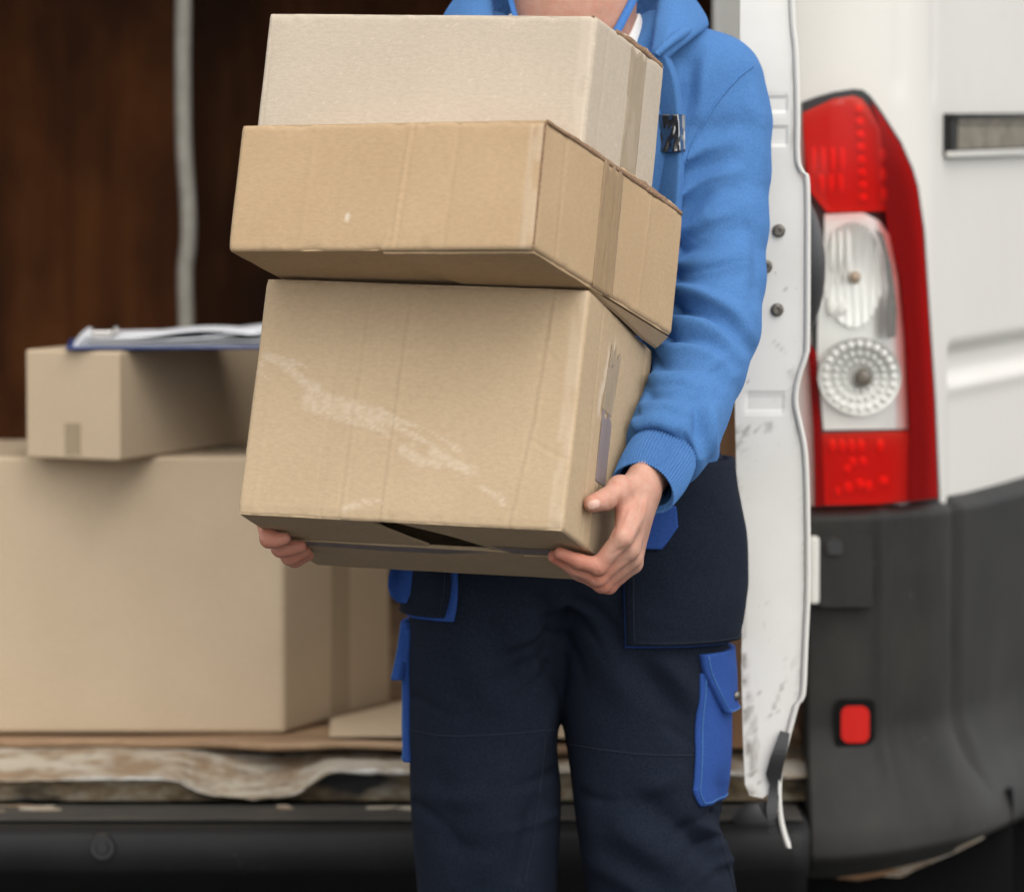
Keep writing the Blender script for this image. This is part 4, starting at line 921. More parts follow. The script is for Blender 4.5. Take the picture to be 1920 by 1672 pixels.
# rear flap standing a little proud
V, F = slab_poly([(.20, 0)] + jag((.395, 0), (.395, .006), .0002, 4, 1) + [(.33, .012)] + jag((.30, .018), (.205, .020), .0012, 14, 7), .012, lambda x, y: np.stack([x, dp - .002 + y * .1, h + y], -1), lambda x, y: np.stack([x, dp + .002 + y * .1, h + y], -1)); mesh_obj('raised_flap', V, F, M_CORR, boxA, False)
b = MB(); b.box((w - .007, .001, h - .004), (w - .003, .004, h + .0005), .0005); b.obj('corner_notch', M_CORR, boxA)

# ================================================================== the person carrying them
PLOC = (.0757, 5.72, 0)
man = thing('person', 'person in blue hooded sweatshirt and navy work trousers carrying a stack of three cartons', 'person', PLOC)
world_children(man, PLOC)
CX, CY = .0757, 5.70
FBR = OC + rC * DC[0]; FBL = OC.copy()
def LC(base, r, d, u): return base + rC * r * .001 + dC * d * .001 + uC * u * .001

# ---------------------------------------------------------------- hands
def hand(F_, base, sgn, P):
    g = lambda k: LC(base, *P[k])
    k_ = .006
    wr = g('wrist'); fa = P['fore_w'] if 'fore_w' in P else g('fore')
    F_.chain([fa, wr], [.030, .0265], .01, (rC, .80))
    for nm, r0, r1 in (('i', .0175, .0125), ('m', .018, .0125), ('r', .0175, .012), ('l', .0165, .0112)):
        F_.cone(wr + (g(nm + '1') - wr) * .12, g(nm + '1'), r0, r1, .010)
    for nm, rr in (('i', (.0118, .0098, .0084, .0072)), ('m', (.0122, .0105, .009, .0075)), ('r', (.0118, .0098, .0084, .007)), ('l', (.011, .0088, .0075, .0064))):
        pts = [g(nm + str(q)) for q in (1, 2, 3, 4)]; F_.chain(pts, rr, k_ * .7); F_.ell(pts[1], (rr[1] * 1.06,) * 3, .004)
    th = [g('t0'), g('t1'), g('t2'), g('t3')]; F_.chain(th, (.0165, .0135, .0112, .0088), .008)
    F_.cone(g('t2') * .5 + g('t3') * .5, g('t3'), .0108, .0092, .004)
    F_.cone(g('t1') * .75 + g('i1') * .25, g('i1') * .7 + wr * .3, .008, .009, .012)
LH = dict(wrist=(40, 156, 91), fore=(58, 215, 140), i1=(35, 112, 18), i2=(9, 119, -14), i3=(-9, 101, -13.5), i4=(-26, 80, -9.5),
          m1=(37, 138, 11), m2=(4, 137, -23), m3=(-18, 116, -18), m4=(-38, 98, -10), r1=(35, 162, 6), r2=(3, 161, -26), r3=(-20, 143, -19), r4=(-38, 130, -10),
          l1=(30, 184, 4), l2=(3, 187, -23), l3=(-16, 176, -17), l4=(-30, 168, -9.5), t0=(34, 142, 82), t1=(24, 119, 77), t2=(17.5, 90, 57), t3=(10.5, 64, 46))
RH = dict(wrist=(-32, 196, 86), fore=(-18, 255, 150), i1=(-13, 120, 26), i2=(11, 84, -10), i3=(20, 82, -11.5), i4=(30, 84, -9), m1=(-13, 142, 20), m2=(14, 118, -13), m3=(24, 118, -13), m4=(36, 122, -9.5),
          r1=(-13, 163, 16), r2=(14, 150, -16), r3=(22, 150, -14), r4=(32, 152, -9.5), l1=(-12, 184, 14), l2=(10, 178, -14), l3=(16, 178, -12), l4=(26, 180, -8.5), t0=(-32, 180, 82), t1=(-24, 160, 84), t2=(-16, 128, 76), t3=(-11, 100, 70))
LH['fore_w'] = W(1247, 846, 5.412)
hv, hf = [], []
for base, P in ((FBR, LH), (FBL, RH)):
    pts = np.array([q if k == 'fore_w' else LC(base, *q) for k, q in P.items() if k != 'fore' or 'fore_w' not in P]); F_ = Field(pts.min(0) - .035, pts.max(0) + .035, .0017); hand(F_, base, 1, P); V, F = F_.mesh(3); hv.append(V); hf.append(F)
RW = LC(FBL, *RH['wrist'])
# tendons, knuckle creases and skin folds on the visible hand
V, F = hv[0], hf[0]; N = vnormals(V, F)
V = folds(V, N, [([(1190, 935), (1175, 975), (1160, 1005)], 5, .0011, 'g'), ([(1207, 935), (1195, 985), (1178, 1022)], 5, .0010, 'g'), ([(1216, 950), (1204, 1000), (1186, 1036)], 5, .0007, 'g'), ([(1180, 940), (1167, 985)], 5, -.0007, 'g'), ([(1199, 945), (1186, 1000)], 5, -.0007, 'g'),
                 ([(1146, 915), (1160, 935), (1158, 965)], 6, -.0008, 'g'), ([(1124, 930), (1132, 944)], 2.2, -.0006, 'c'), ([(1129, 926), (1138, 942)], 2.2, -.0005, 'c'), ([(1110, 1050), (1122, 1072)], 3, .0006, 'g'), ([(1118, 1046), (1130, 1068)], 3, -.0005, 'g'), ([(1140, 1042), (1165, 1030), (1183, 1024)], 4, -.0008, 'g'),
                 ([(1148, 1062), (1168, 1052), (1184, 1046)], 4, -.0006, 'g'), ([(1172, 894), (1185, 905), (1192, 915)], 4, -.0006, 'g'), ([(1150, 902), (1156, 912), (1156, 925)], 2.5, -.0007, 'c'), ([(1146, 903), (1151, 914), (1150, 928)], 2.5, -.0006, 'c'), ([(1136, 930), (1142, 940), (1143, 950)], 2.5, -.0006, 'c'), ([(1112, 1056), (1119, 1064), (1122, 1075)], 2.5, -.0007, 'c'), ([(1104, 1074), (1112, 1084), (1118, 1092)], 2.5, -.0006, 'c'), ([(1150, 970), (1152, 990), (1148, 1008)], 3, -.0008, 'c'), ([(1145, 968), (1147, 988), (1144, 1002)], 3, -.0006, 'c'), ([(1213, 925), (1208, 960), (1196, 990)], 3, .0010, 'g'), ([(1198, 920), (1192, 950), (1200, 980)], 3, .0009, 'g')])
hv[0] = V
def fl_l(V, centers): return np.clip(sum(np.exp(-((np.linalg.norm(V - LC(*c[:1], *c[1]), axis=1)) / c[2]) ** 2) * c[3] for c in centers), 0, 1)
flush = [fl_l(hv[0], [(FBR, LH['t3'], .016, .35), (FBR, LH['i2'], .018, .55), (FBR, LH['m2'], .018, .6), (FBR, LH['r2'], .018, .6), (FBR, LH['l2'], .018, .5), (FBR, LH['i4'], .02, .6), (FBR, LH['m4'], .02, .6), (FBR, LH['i3'], .018, .5), (FBR, (24, 110, 50), .022, .35)]), np.full(len(hv[1]), .55)]
# head, neck and the rest of the body (clothed below the collar)
F_ = Field((CX - .34, CY - .42, .90), (CX + .34, CY + .20, 1.90), .006)
F_.stack([1.30, 1.40, 1.45, 1.475], [CX] * 4, [CY] * 4, [.15, .14, .10, .06], [.085, .08, .07, .055], .03)
F_.chain([(CX, CY, 1.43), (CX, CY - .015, 1.53), (CX, CY - .025, 1.62)], [.073, .0675, .064], .03)
hc = np.array([CX, CY - .045, 1.70]); F_.ell(hc + (0, .01, .03), (.076, .096, .095), .02); F_.ell(hc + (0, -.035, -.045), (.058, .062, .075), .03); F_.ell(hc + (0, -.065, -.095), (.03, .025, .022), .025)
F_.cone(hc + (0, -.093, .012), hc + (0, -.112, -.028), .007, .012, .012)
for sx in (-1, 1):
    F_.ell(hc + (sx * .08, .015, -.012), (.010, .022, .033), .01); F_.ell(hc + (sx * .032, -.098, .012), (.018, .014, .011), .012, cut=True); F_.cone(hc + (sx * .014, -.096, .03), hc + (sx * .05, -.082, .03), .008, .007, .012)
F_.cone(hc + (-.02, -.100, -.062), hc + (.02, -.100, -.062), .006, .006, .008); F_.cone(hc + (-.018, -.099, -.071), hc + (.018, -.099, -.071), .0065, .0065, .008)
ARMB = [[(CX + .165, CY, 1.405), W(1340, 600, 5.575), W(1247, 846, 5.412)], [(CX - .165, CY, 1.405), (CX - .275, 5.60, 1.14), LC(FBL, *RH['fore'])]]
for A_ in ARMB: F_.chain([np.array(q, float) for q in A_], [.032, .028, .024], .02)
Vb, Fb = F_.mesh(2); hv.append(Vb); hf.append(Fb); flush.append(np.full(len(Vb), .06))
offs = np.cumsum([0] + [len(v) for v in hv]); body = mesh_obj('body', np.vstack(hv), np.vstack([f + o for f, o in zip(hf, offs)]), M_SKIN, man, True, {'flush': np.concatenate(flush)})
bvh_hand = BVHTree.FromPolygons([Vector(p) for p in hv[0]], [tuple(q) for q in hf[0]])
def cast(bvh, px, py, off, miss=None):
    """points where sight lines through photo positions meet a garment or limb, lifted by off along its normal"""
    out = []; last = None
    for x, y, o in zip(np.ravel(px), np.ravel(py), np.broadcast_to(off, np.shape(np.ravel(px)))):
        d = Vector(ray(x, y)); h = bvh.ray_cast(Vector((0, 0, CZ)), d.normalized())
        if h[0] is None:
            nr = bvh.find_nearest(Vector(W(x, y, 5.55))); h = nr
        out.append(np.array(h[0]) + np.array(h[1]) * o)
    return np.array(out)
a = np.linspace(0, 2 * np.pi, 18, endpoint=False); ca, sa = math.cos(.45), math.sin(.45)
nx, ny = 13 * np.sign(np.cos(a)) * np.abs(np.cos(a)) ** .75, 8.5 * np.sign(np.sin(a)) * np.abs(np.sin(a)) ** .75
poly = np.stack([1113 + nx * .92 + ny * .33, 946 - nx * .33 + ny * .92], 1)
V, F = slab_poly(poly, 3, lambda x, y: cast(bvh_hand, x, y, .0007), lambda x, y: cast(bvh_hand, x, y, -.001)); sub('thumbnail', V, F, M_NAIL, body)
Fh = Field(hc - (.13, .14, .06), hc + (.13, .16, .17), .006); Fh.ell(hc + (0, .02, .04), (.084, .102, .094), .01); Fh.ell(hc + (0, -.10, -.03), (.075, .075, .085), .015, cut=True); Fh.ell(hc + (0, -.02, -.11), (.12, .10, .09), .02, cut=True)
V, F = Fh.mesh(2); V = V + vnormals(V, F) * (.006 * (fbm(V * 60, 3, 4) - .4))[:, None]; mesh_obj('hair', V, F, M_HAIR, man)
for sx in (-1, 1):
    b = MB(); b.ell(hc + (sx * .032, -.082, .012), (.013, .0105, .0065)); e = sub('eye', b.v, b.f, M_EYE, body); b = MB(); b.ell(hc + (sx * .032, -.0885, .012), (.0058, .0045, .0058)); sub('iris', b.v, b.f, M_IRIS, body)

# ---------------------------------------------------------------- sweatshirt
SHW = {}
arm_px = [(1340, 165, 5.705, .062), (1356, 230, 5.695, .055), (1360, 320, 5.675, .0505), (1358, 420, 5.645, .0495), (1350, 520, 5.61, .0505), (1336, 610, 5.575, .0535), (1312, 690, 5.53, .0505), (1287, 760, 5.48, .0475), (1268, 805, 5.445, .0475), (1246, 846, 5.41, .0482)]
arm = np.array([W(x, y, Y) for x, y, Y, r in arm_px]); ar = [q[3] for q in arm_px]
F_ = Field((CX - .34, CY - .36, .90), (CX + .33, CY + .19, 1.56), .0036)
zz = [.92, 1.0, 1.12, 1.25, 1.34, 1.39, 1.43, 1.455, 1.47]
F_.stack(zz, [CX] * 9, [CY + .01] * 4 + [CY] * 5, [.175, .178, .18, .188, .188, .175, .14, .105, .07], [.118, .12, .118, .118, .116, .108, .095, .085, .07], .02, 2.4)
F_.cone((CX - .1, CY, 1.47), (CX - .19, CY, 1.435), .045, .05, .05); F_.cone((CX + .1, CY, 1.47), arm[0] + (-.012, 0, .008), .047, .056, .05)
F_.chain(arm, ar, .022); F_.ell((CX, CY - .045, 1.525), (.086, .10, .085), .015, cut=True)
hem_p, hem_n = W(1240, 858, 5.402), W(1206, 916, 5.338) - W(1245, 848, 5.408); hem_n /= np.linalg.norm(hem_n); F_.cut(hem_p, hem_n, .075, .012)
rsh = np.array([CX - .21, CY, 1.42]); rel = np.array([CX - .275, 5.60, 1.14]); rwe = LC(FBL, *RH['fore']) 
F_.chain([rsh, (rsh + rel) / 2 + (-.01, .01, 0), rel], [.06, .053, .052], .02); F_.chain([rel, rwe, RW + (rwe - RW) * .35], [.052, .044, .036], .02)
V, F = F_.mesh(4); N = vnormals(V, F)
# keep the neck open: nothing above the collar
SHARP = [([(1258, 562), (1310, 568), (1365, 596), (1405, 655)], 5, -.0035, 'i'), ([(1250, 594), (1306, 596), (1355, 620), (1395, 672)], 5, -.0032, 'i'), ([(1240, 646), (1300, 644), (1345, 660), (1380, 700)], 5, -.0028, 'i'), ([(1262, 388), (1315, 352), (1380, 332)], 6, -.0026, 'i'), ([(1262, 455), (1320, 434), (1390, 405)], 6, -.0026, 'i'), ([(1262, 330), (1312, 298), (1375, 276)], 6, -.0022, 'i'), ([(1262, 512), (1325, 505), (1400, 486)], 5, -.0022, 'i'), ([(1215, 725), (1275, 722), (1330, 742)], 5, -.0022, 'i'), ([(1195, 815), (1235, 806), (1275, 826)], 5, -.0024, 'i'), ([(1318, 770), (1322, 810), (1326, 850)], 5, -.003, 'g'), ([(1285, 700), (1330, 690), (1375, 660)], 7, .0022, 'g')]
SL = [  # folds of the sleeve and shoulder, (curve in photo positions, width, height, kind)
    ([(1262, 345), (1320, 312), (1395, 292)], 17, -.0085, 'i'), ([(1262, 312), (1320, 280), (1392, 262)], 15, .0050, 'i'), ([(1262, 402), (1320, 368), (1405, 345)], 16, -.0080, 'i'), ([(1262, 374), (1320, 340), (1400, 318)], 14, .0052, 'i'),
    ([(1262, 440), (1325, 415), (1405, 385)], 16, .0060, 'i'), ([(1262, 470), (1325, 452), (1410, 425)], 15, -.0070, 'i'), ([(1262, 500), (1330, 490), (1410, 468)], 15, .0055, 'i'), ([(1262, 528), (1330, 522), (1412, 508)], 13, -.0050, 'i'),
    ([(1250, 545), (1312, 555), (1375, 588), (1418, 650)], 15, .0120, 'i'), ([(1250, 575), (1312, 583), (1368, 614), (1408, 668)], 12, -.0125, 'i'), ([(1245, 605), (1308, 608), (1358, 632), (1398, 685)], 13, .0095, 'i'), ([(1240, 632), (1300, 632), (1350, 652), (1388, 700)], 11, -.0090, 'i'),
    ([(1232, 658), (1292, 655), (1340, 672), (1378, 718)], 13, .0078, 'i'), ([(1225, 686), (1285, 684), (1335, 700), (1365, 735)], 11, -.0065, 'i'), ([(1215, 712), (1280, 710), (1340, 730)], 13, .0060, 'i'), ([(1208, 740), (1275, 738), (1335, 760)], 11, -.0052, 'i'), ([(1200, 766), (1262, 764), (1325, 790)], 12, .0050, 'i'),
    ([(1188, 800), (1230, 794), (1275, 812), (1305, 850)], 13, .0070, 'i'), ([(1302, 740), (1312, 790), (1316, 860)], 13, -.0075, 'g'), ([(1335, 750), (1330, 810), (1334, 862)], 12, .0065, 'g'), ([(1272, 800), (1288, 830), (1298, 880)], 9, -.005, 'g'),
    ([(1300, 110), (1291, 190), (1286, 310)], 15, -.0085, 'g'), ([(1338, 80), (1316, 150), (1306, 240)], 17, .0050, 'g'), ([(1405, 140), (1422, 240), (1430, 350)], 15, .0030, 'g'), ([(1398, 410), (1422, 480), (1414, 580)], 13, -.0040, 'g'),
    ([(1390, 300), (1350, 350), (1310, 420)], 22, .0030, 'g'), ([(1330, 250), (1375, 235), (1420, 240)], 20, -.0025, 'g')]
V = folds(V, N, [(l_, w_, a_ * 1.55, k_) for l_, w_, a_, k_ in SL + SHARP]); N = vnormals(V, F)
pv = proj(V); bA, sA, tA = poly_dist(pv, proj(arm)); L_ = tA * 24
rd = 1 - np.abs(2 * fbm(np.stack([L_ + sA * .035 * np.cos(tA * 5) + 6 * (fbm(V * 14, 2, 3) - .5), sA * .006, V[:, 1] * 5], -1), 3, 61) - 1)
on = sstep(95, 70, bA) * sstep(.0, .12, tA); V = V + N * (on * .0016 * (rd ** 1.5 - .5))[:, None]
V = V + N * (.0011 * (fbm(V * np.array([26, 26, 34]), 4, 12) - .5) * 2)[:, None]
sweat = mesh_obj('sweatshirt', V, F, M_HOOD, man); bvh_sw = BVHTree.FromPolygons([Vector(p) for p in V], [tuple(q) for q in F])
def seam(name, pts, bvh, mat, part, r=.0011, off=.0004, n=70):
    L = spline(pts, n) if len(pts) > 2 else np.linspace(pts[0], pts[1], n); P = cast(bvh, L[:, 0], L[:, 1], off)
    for _ in range(2): P[1:-1] = .5 * P[1:-1] + .25 * (P[:-2] + P[2:])
    V, F = tube(P, r, 6); return sub(name, V, F, mat, part)
seam('armhole_seam', [(1411, 124), (1385, 145), (1352, 182), (1325, 222), (1303, 262), (1288, 300)], bvh_sw, M_HOOD, sweat, .0016)
# ribbed cuff
def cuff(p_up, p_dn, r_up, r_dn, wide, name):
    ax = np.array(p_dn) - np.array(p_up); L = np.linalg.norm(ax); ax /= L; e1 = wide - ax * (wide @ ax); e1 /= np.linalg.norm(e1); e2 = np.cross(ax, e1)
    na, nl = 640, 36; th = np.linspace(0, 2 * np.pi, na, endpoint=False); rows = []
    for j in range(nl):
        t = j / (nl - 1); tt = min(t / .86, 1); ins = 0 if t <= .86 else (t - .86) / .14
        R = r_up + (r_dn - r_up) * tt + .0035 * math.sin(math.pi * tt) - .0045 * ins; pos = tt * L - .010 * ins
        edge = .0022 * math.sin(min(ins * 3.1, math.pi)) if ins else 0
        rib = .0011 * np.sin(th * 64) * (1 if ins < .2 else .3); wv = .002 * np.sin(th * 2 + 1.0) * tt + .0012 * np.sin(th * 3 + tt * 3)
        rr = R + rib + wv + edge
        rows.append(np.array(p_up) + ax * (pos + .003 * np.sin(th + 2) * tt)[:, None] + (rr * np.cos(th) * 1.04)[:, None] * e1 + (rr * np.sin(th) * .95)[:, None] * e2)
    V = np.array(rows).reshape(-1, 3); return sub(name, V, grid_faces(na, nl, True), M_RIB, sweat)
cu, cd = W(1247, 844, 5.414), W(1206, 916, 5.338)
cuff(cu, cd, .0365, .0338, W(1300, 890, 5.40) - W(1180, 850, 5.40), 'cuff')
cuff(RW + (rwe - RW) * .55, RW + (rwe - RW) * .05, .036, .034, dC, 'cuff')
# hood lying round the neck
key = [44, 56, 68, 90, 135, 180]
inn = [(.128, 1.448), (.106, 1.462), (.093, 1.475), (.086, 1.488), (.086, 1.495), (.086, 1.50)]; rim = [(.132, 1.462), (.117, 1.500), (.110, 1.525), (.109, 1.552), (.115, 1.562), (.12, 1.57)]; hem = [(.146, 1.4535), (.151, 1.474), (.156, 1.489), (.160, 1.503), (.172, 1.475), (.18, 1.43)]
sec = []
phis = np.concatenate([np.linspace(44, 316, 120)])
for ph in phis:
    q = ph if ph <= 180 else 360 - ph; g = lambda T: (np.interp(q, key, [t[0] for t in T]), np.interp(q, key, [t[1] for t in T]))
    a, b_, c = g(inn), g(rim), g(hem); mid = ((a[0] + b_[0]) / 2 + .004, (a[1] + b_[1]) / 2 + .002); out = ((b_[0] + c[0]) / 2 + .006, (b_[1] + c[1]) / 2 + .007)
    pr = spline([a, mid, b_, (b_[0] + .012, b_[1] + .001), out, c, (c[0] - .012, c[1] - .008)], 34)
    A = math.radians(ph); sx, sy = math.sin(A), -math.cos(A)
    sec.append(np.stack([CX + pr[:, 0] * sx, CY + .0 + pr[:, 0] * sy * np.interp(q, [40, 90, 180], [.98, .85, .80]), pr[:, 1]], -1))
P = np.array(sec); P += (.003 * (fbm(P * 22, 3, 5) - .5))[..., None]; n_ = P.shape[1]
hood_v, hood_f = P.reshape(-1, 3), grid_faces(n_, len(phis))
hood = mesh_obj('hood', hood_v, hood_f, M_HOOD, man); so = hood.modifiers.new('thick', 'SOLIDIFY'); so.thickness = .0035; so.offset = 0
lin = P[:, :13] + 0; cen = np.array([CX, CY, 0]); dirs = lin - cen; dirs[..., 2] = 0; dirs /= np.linalg.norm(dirs, axis=-1)[..., None]; lin = lin - dirs * .0032
lo_ = sub('hood_lining', lin.reshape(-1, 3), grid_faces(13, len(phis)), M_LINING, hood)
for s_ in (1, -1):
    pth = [W(1075 + s_ * q[0], q[1], q[2]) for q in ((241, 46, 5.688), (225, 52, 5.66), (200, 66, 5.62), (175, 85, 5.597), (155, 104, 5.588))]
    V, F = tube(spline(pth, 40), np.interp(np.linspace(0, 1, 40), [0, .5, 1], [.0045, .006, .004]), 10); sub('hood_hem', V, F, M_HOOD, hood)
# front edge of the open jacket, its fold standing over the sleeve
def placket(side):
    zz = np.linspace(0, 1, 60); pts = spline([(1252, 106), (1268, 150), (1276, 215), (1279, 285), (1276, 350), (1270, 430), (1262, 520), (1255, 620), (1252, 760)], 60)
    rows = []
    for k, u_ in enumerate(np.linspace(0, 1, 14)):
        x = pts[:, 0] - 62 * (1 - u_) + 5; yy = 5.605 - .012 * math.sin(u_ * math.pi * .5) + .03 * max(0, u_ - .86) / .14 + .02 * (1 - u_) + .003 * np.sin(zz * 7 + u_)
        p = W(x, pts[:, 1], yy - .004 - .02 * zz); 
        if side < 0: p[:, 0] = 2 * CX - p[:, 0]
        rows.append(p)
    P = np.array(rows); V, F = thicken_grid(P, np.broadcast_to(np.array([0, .006, 0]), P.shape)); return V, F, P
V, F, PP = placket(1); pk = sub('front_edge', V, F, M_HOOD, sweat)
V, F, _ = placket(-1); sub('front_edge', V, F, M_HOOD, sweat)
# strip of black adhesive tape stuck over the chest
bv = BVHTree.FromPolygons([Vector(p) for p in V * 0 + placket(1)[0]], [tuple(q) for q in F])
gx_, gy_ = np.meshgrid(np.linspace(1228, 1284.5, 34), np.linspace(215, 285, 30)); P = []
for x, y in zip(gx_.ravel(), gy_.ravel()):
    xx = x; p = cast(bv, [min(xx, 1279.0 + (y - 215) * .02)], [y], .0006)[0]; q = W(xx, y, p[1]); P.append(q)
P = np.array(P).reshape(30, 34, 3); P[..., 1] -= .0014 + .0055 * fbm(np.stack([gx_ * .07, gy_ * .028, gx_ * 0], -1), 3, 41) + .0016 * np.exp(-((gx_ - 1262) / 5) ** 2); P[..., 1] -= .003 * np.abs(np.sin(gx_ * .13 + 1.3 * np.sin(gy_ * .07 + gx_ * .05))) * (.4 + .6 * np.sin(gy_ * .05 + 1)); P[:, -2:, 1] += .004
V, F = thicken_grid(P, np.broadcast_to(np.array([0, .0012, 0]), P.shape)); sub('black_tape', V, F, M_TAPE_BLK, sweat)
# t-shirt neckband and the strap round the neck
ph = np.linspace(0, 2 * np.pi, 90, endpoint=False); zr = 1.508 - .050 * sstep(.05, 1.0, np.cos(ph)); rows = []
for dz, dr in ((-.10, .035), (-.05, .018), (-.02, .006), (-.008, .002), (.0, .0), (.004, .001), (.003, .004), (-.012, .009)):
    rows.append(np.stack([CX + (.0755 + dr) * np.sin(ph), CY - .006 - (.0715 + dr) * np.cos(ph), zr + dz], -1))
mesh_obj('tshirt_neckband', np.array(rows).reshape(-1, 3), grid_faces(90, 8, True), M_TSHIRT, man)
def ribbon(pts, w, name):
    L = spline(pts, 24); P = []
    for k in (-.5, .5): P.append(W(L[:, 0] + k * w, L[:, 1] + k * w * .45, L[:, 2]))
    P = np.array(P); V, F = thicken_grid(P, np.broadcast_to(np.array([0, .0018, 0]), P.shape)); return mesh_obj(name, V, F, M_STRAP, man)
ribbon([(1206, -60, 5.668), (1190, -8, 5.648), (1172, 30, 5.634), (1150, 72, 5.622)], 14, 'neck_strap'); ribbon([(944, -60, 5.668), (956, -8, 5.648), (966, 30, 5.634), (980, 72, 5.622)], 12, 'neck_strap')

# ---------------------------------------------------------------- trousers
YT = 5.72
RL = [(860, 1075, 1345), (1000, 1058, 1374), (1100, 1050, 1378), (1200, 1050, 1368), (1325, 1052, 1366), (1400, 1063, 1364), (1500, 1077, 1357), (1545, 1083, 1350), (1605, 1092, 1374), (1680, 1101, 1386), (1800, 1110, 1372), (2000, 1120, 1360), (2230, 1128, 1352)]
LL = [(860, 790, 1075), (1000, 776, 1082), (1100, 768, 1078), (1200, 766, 1064), (1325, 766, 1049), (1400, 765, 1045), (1470, 766, 1052), (1560, 771, 1050), (1672, 781, 1045), (1800, 795, 1040), (2000, 805, 1035), (2230, 815, 1030)]
F_ = Field((CX - .26, YT - .20, .05), (CX + .26, YT + .20, 1.02), .0036)
for T, b_ in ((RL, .1), (LL, .098)):
    T = T[::-1]; z = [z_at(t[0], YT) for t in T]; cx = [(t[1] + t[2]) / 2 for t in T]; a_ = [(t[2] - t[1]) / 2 * YT / FPX for t in T]; cxw = [float(W(c, 800, YT)[0]) for c in cx]
    F_.stack(z, cxw, [YT + (.0 if q > .5 else .01) for q in z], a_, [b_ * (1.0 if q > .45 else .92) for q in z], .012, 2.2)
F_.stack([z_at(1130, YT), z_at(1040, YT), z_at(900, YT), z_at(860, YT)], [float(W(1068, 800, YT)[0])] * 4, [YT + .005] * 4, [.12, .17, .178, .175], [.09, .115, .118, .115], .03)
V, F = F_.mesh(4); N = vnormals(V, F)
TF = [([(1350, 1520), (1300, 1545), (1240, 1590)], 9, -.0026, 'i'), ([(1362, 1560), (1310, 1590), (1260, 1640)], 9, -.0026, 'i'), ([(1375, 1610), (1330, 1630), (1290, 1672)], 9, .0024, 'i'), ([(1055, 1140), (1110, 1190), (1150, 1250)], 8, -.0022, 'i'), ([(1052, 1180), (1085, 1240), (1105, 1310)], 8, -.0022, 'i'), ([(1040, 1180), (985, 1215), (910, 1245)], 8, -.0020, 'i'), ([(1045, 1240), (1000, 1285), (950, 1330)], 8, -.0022, 'i'), ([(768, 1300), (820, 1330), (880, 1350)], 9, -.002, 'i'), ([(1048, 1440), (1000, 1465), (930, 1480)], 9, -.0022, 'i'), ([(1046, 1520), (990, 1550), (920, 1560)], 9, .002, 'i'), ([(768, 1500), (820, 1540), (870, 1600)], 10, -.0022, 'i'), ([(1085, 1480), (1130, 1500), (1190, 1500)], 9, -.002, 'i'), ([(1060, 1120), (1120, 1150), (1180, 1215)], 14, -.003, 'g'), ([(1050, 1160), (1000, 1190), (930, 1220)], 16, .003, 'g'), ([(1045, 1210), (990, 1250), (900, 1290)], 14, -.0028, 'g'), ([(1080, 1590), (1160, 1640), (1240, 1700)], 18, .003, 'g'), ([(1340, 1440), (1350, 1500), (1345, 1560)], 12, -.003, 'g'), ([(1290, 1440), (1240, 1470), (1170, 1490)], 18, .0025, 'g'), ([(780, 1480), (850, 1500), (930, 1490)], 18, .0022, 'g'), ([(790, 1560), (870, 1590), (960, 1580)], 20, -.0025, 'g'), ([(1180, 1230), (1240, 1300), (1310, 1390)], 22, -.0035, 'g'), ([(1220, 1215), (1270, 1270), (1310, 1330)], 18, .0028, 'g'), ([(1110, 1180), (1150, 1260), (1200, 1350)], 26, .0025, 'g'), ([(1160, 1460), (1230, 1520), (1330, 1600)], 24, -.0035, 'g'), ([(1130, 1520), (1200, 1580), (1300, 1650)], 24, .0035, 'g'), ([(1270, 1540), (1320, 1590), (1350, 1650)], 14, -.0035, 'g'),
      ([(1300, 1530), (1345, 1570), (1365, 1620)], 12, .0035, 'g'), ([(900, 1150), (950, 1230), (1000, 1330)], 26, -.003, 'g'), ([(850, 1180), (890, 1260), (930, 1340)], 24, .0025, 'g'), ([(1000, 1100), (1030, 1180), (1045, 1300)], 18, -.004, 'g'), ([(960, 1420), (930, 1540), (900, 1660)], 26, .0028, 'g'), ([(1010, 1480), (990, 1570), (975, 1660)], 16, -.0035, 'g'), ([(820, 1420), (840, 1530), (860, 1660)], 26, -.0025, 'g'),
      ([(1100, 1440), (1110, 1540), (1130, 1650)], 18, .002, 'g'), ([(1240, 1350), (1290, 1390), (1300, 1400)], 10, -.002, 'g'), ([(1045, 1290), (1020, 1360), (1010, 1440)], 14, .003, 'g')]
V = folds(V, N, [(l_, w_ * 1.1, a_ * 2.6, k_) for l_, w_, a_, k_ in TF]); N = vnormals(V, F); V = V + N * (.0024 * (fbm(V * np.array([12, 12, 9]), 3, 22) - .5) * 2)[:, None]
trou = mesh_obj('trousers', V, F, M_NAVY, man); bvh_tr = BVHTree.FromPolygons([Vector(p) for p in V], [tuple(q) for q in F])
for pts in ([(768, 1368), (840, 1379), (940, 1376), (1042, 1367)], [(1063, 1393), (1130, 1405), (1210, 1414), (1304, 1416)]): seam('knee_seam', pts, bvh_tr, M_SEAM, trou, .0009)
for pts in ([(1022, 1385), (1012, 1480), (1000, 1570), (984, 1655)], [(1352, 1500), (1350, 1560), (1362, 1610), (1380, 1680)]): seam('leg_seam', pts, bvh_tr, M_SEAM, trou, .0009)
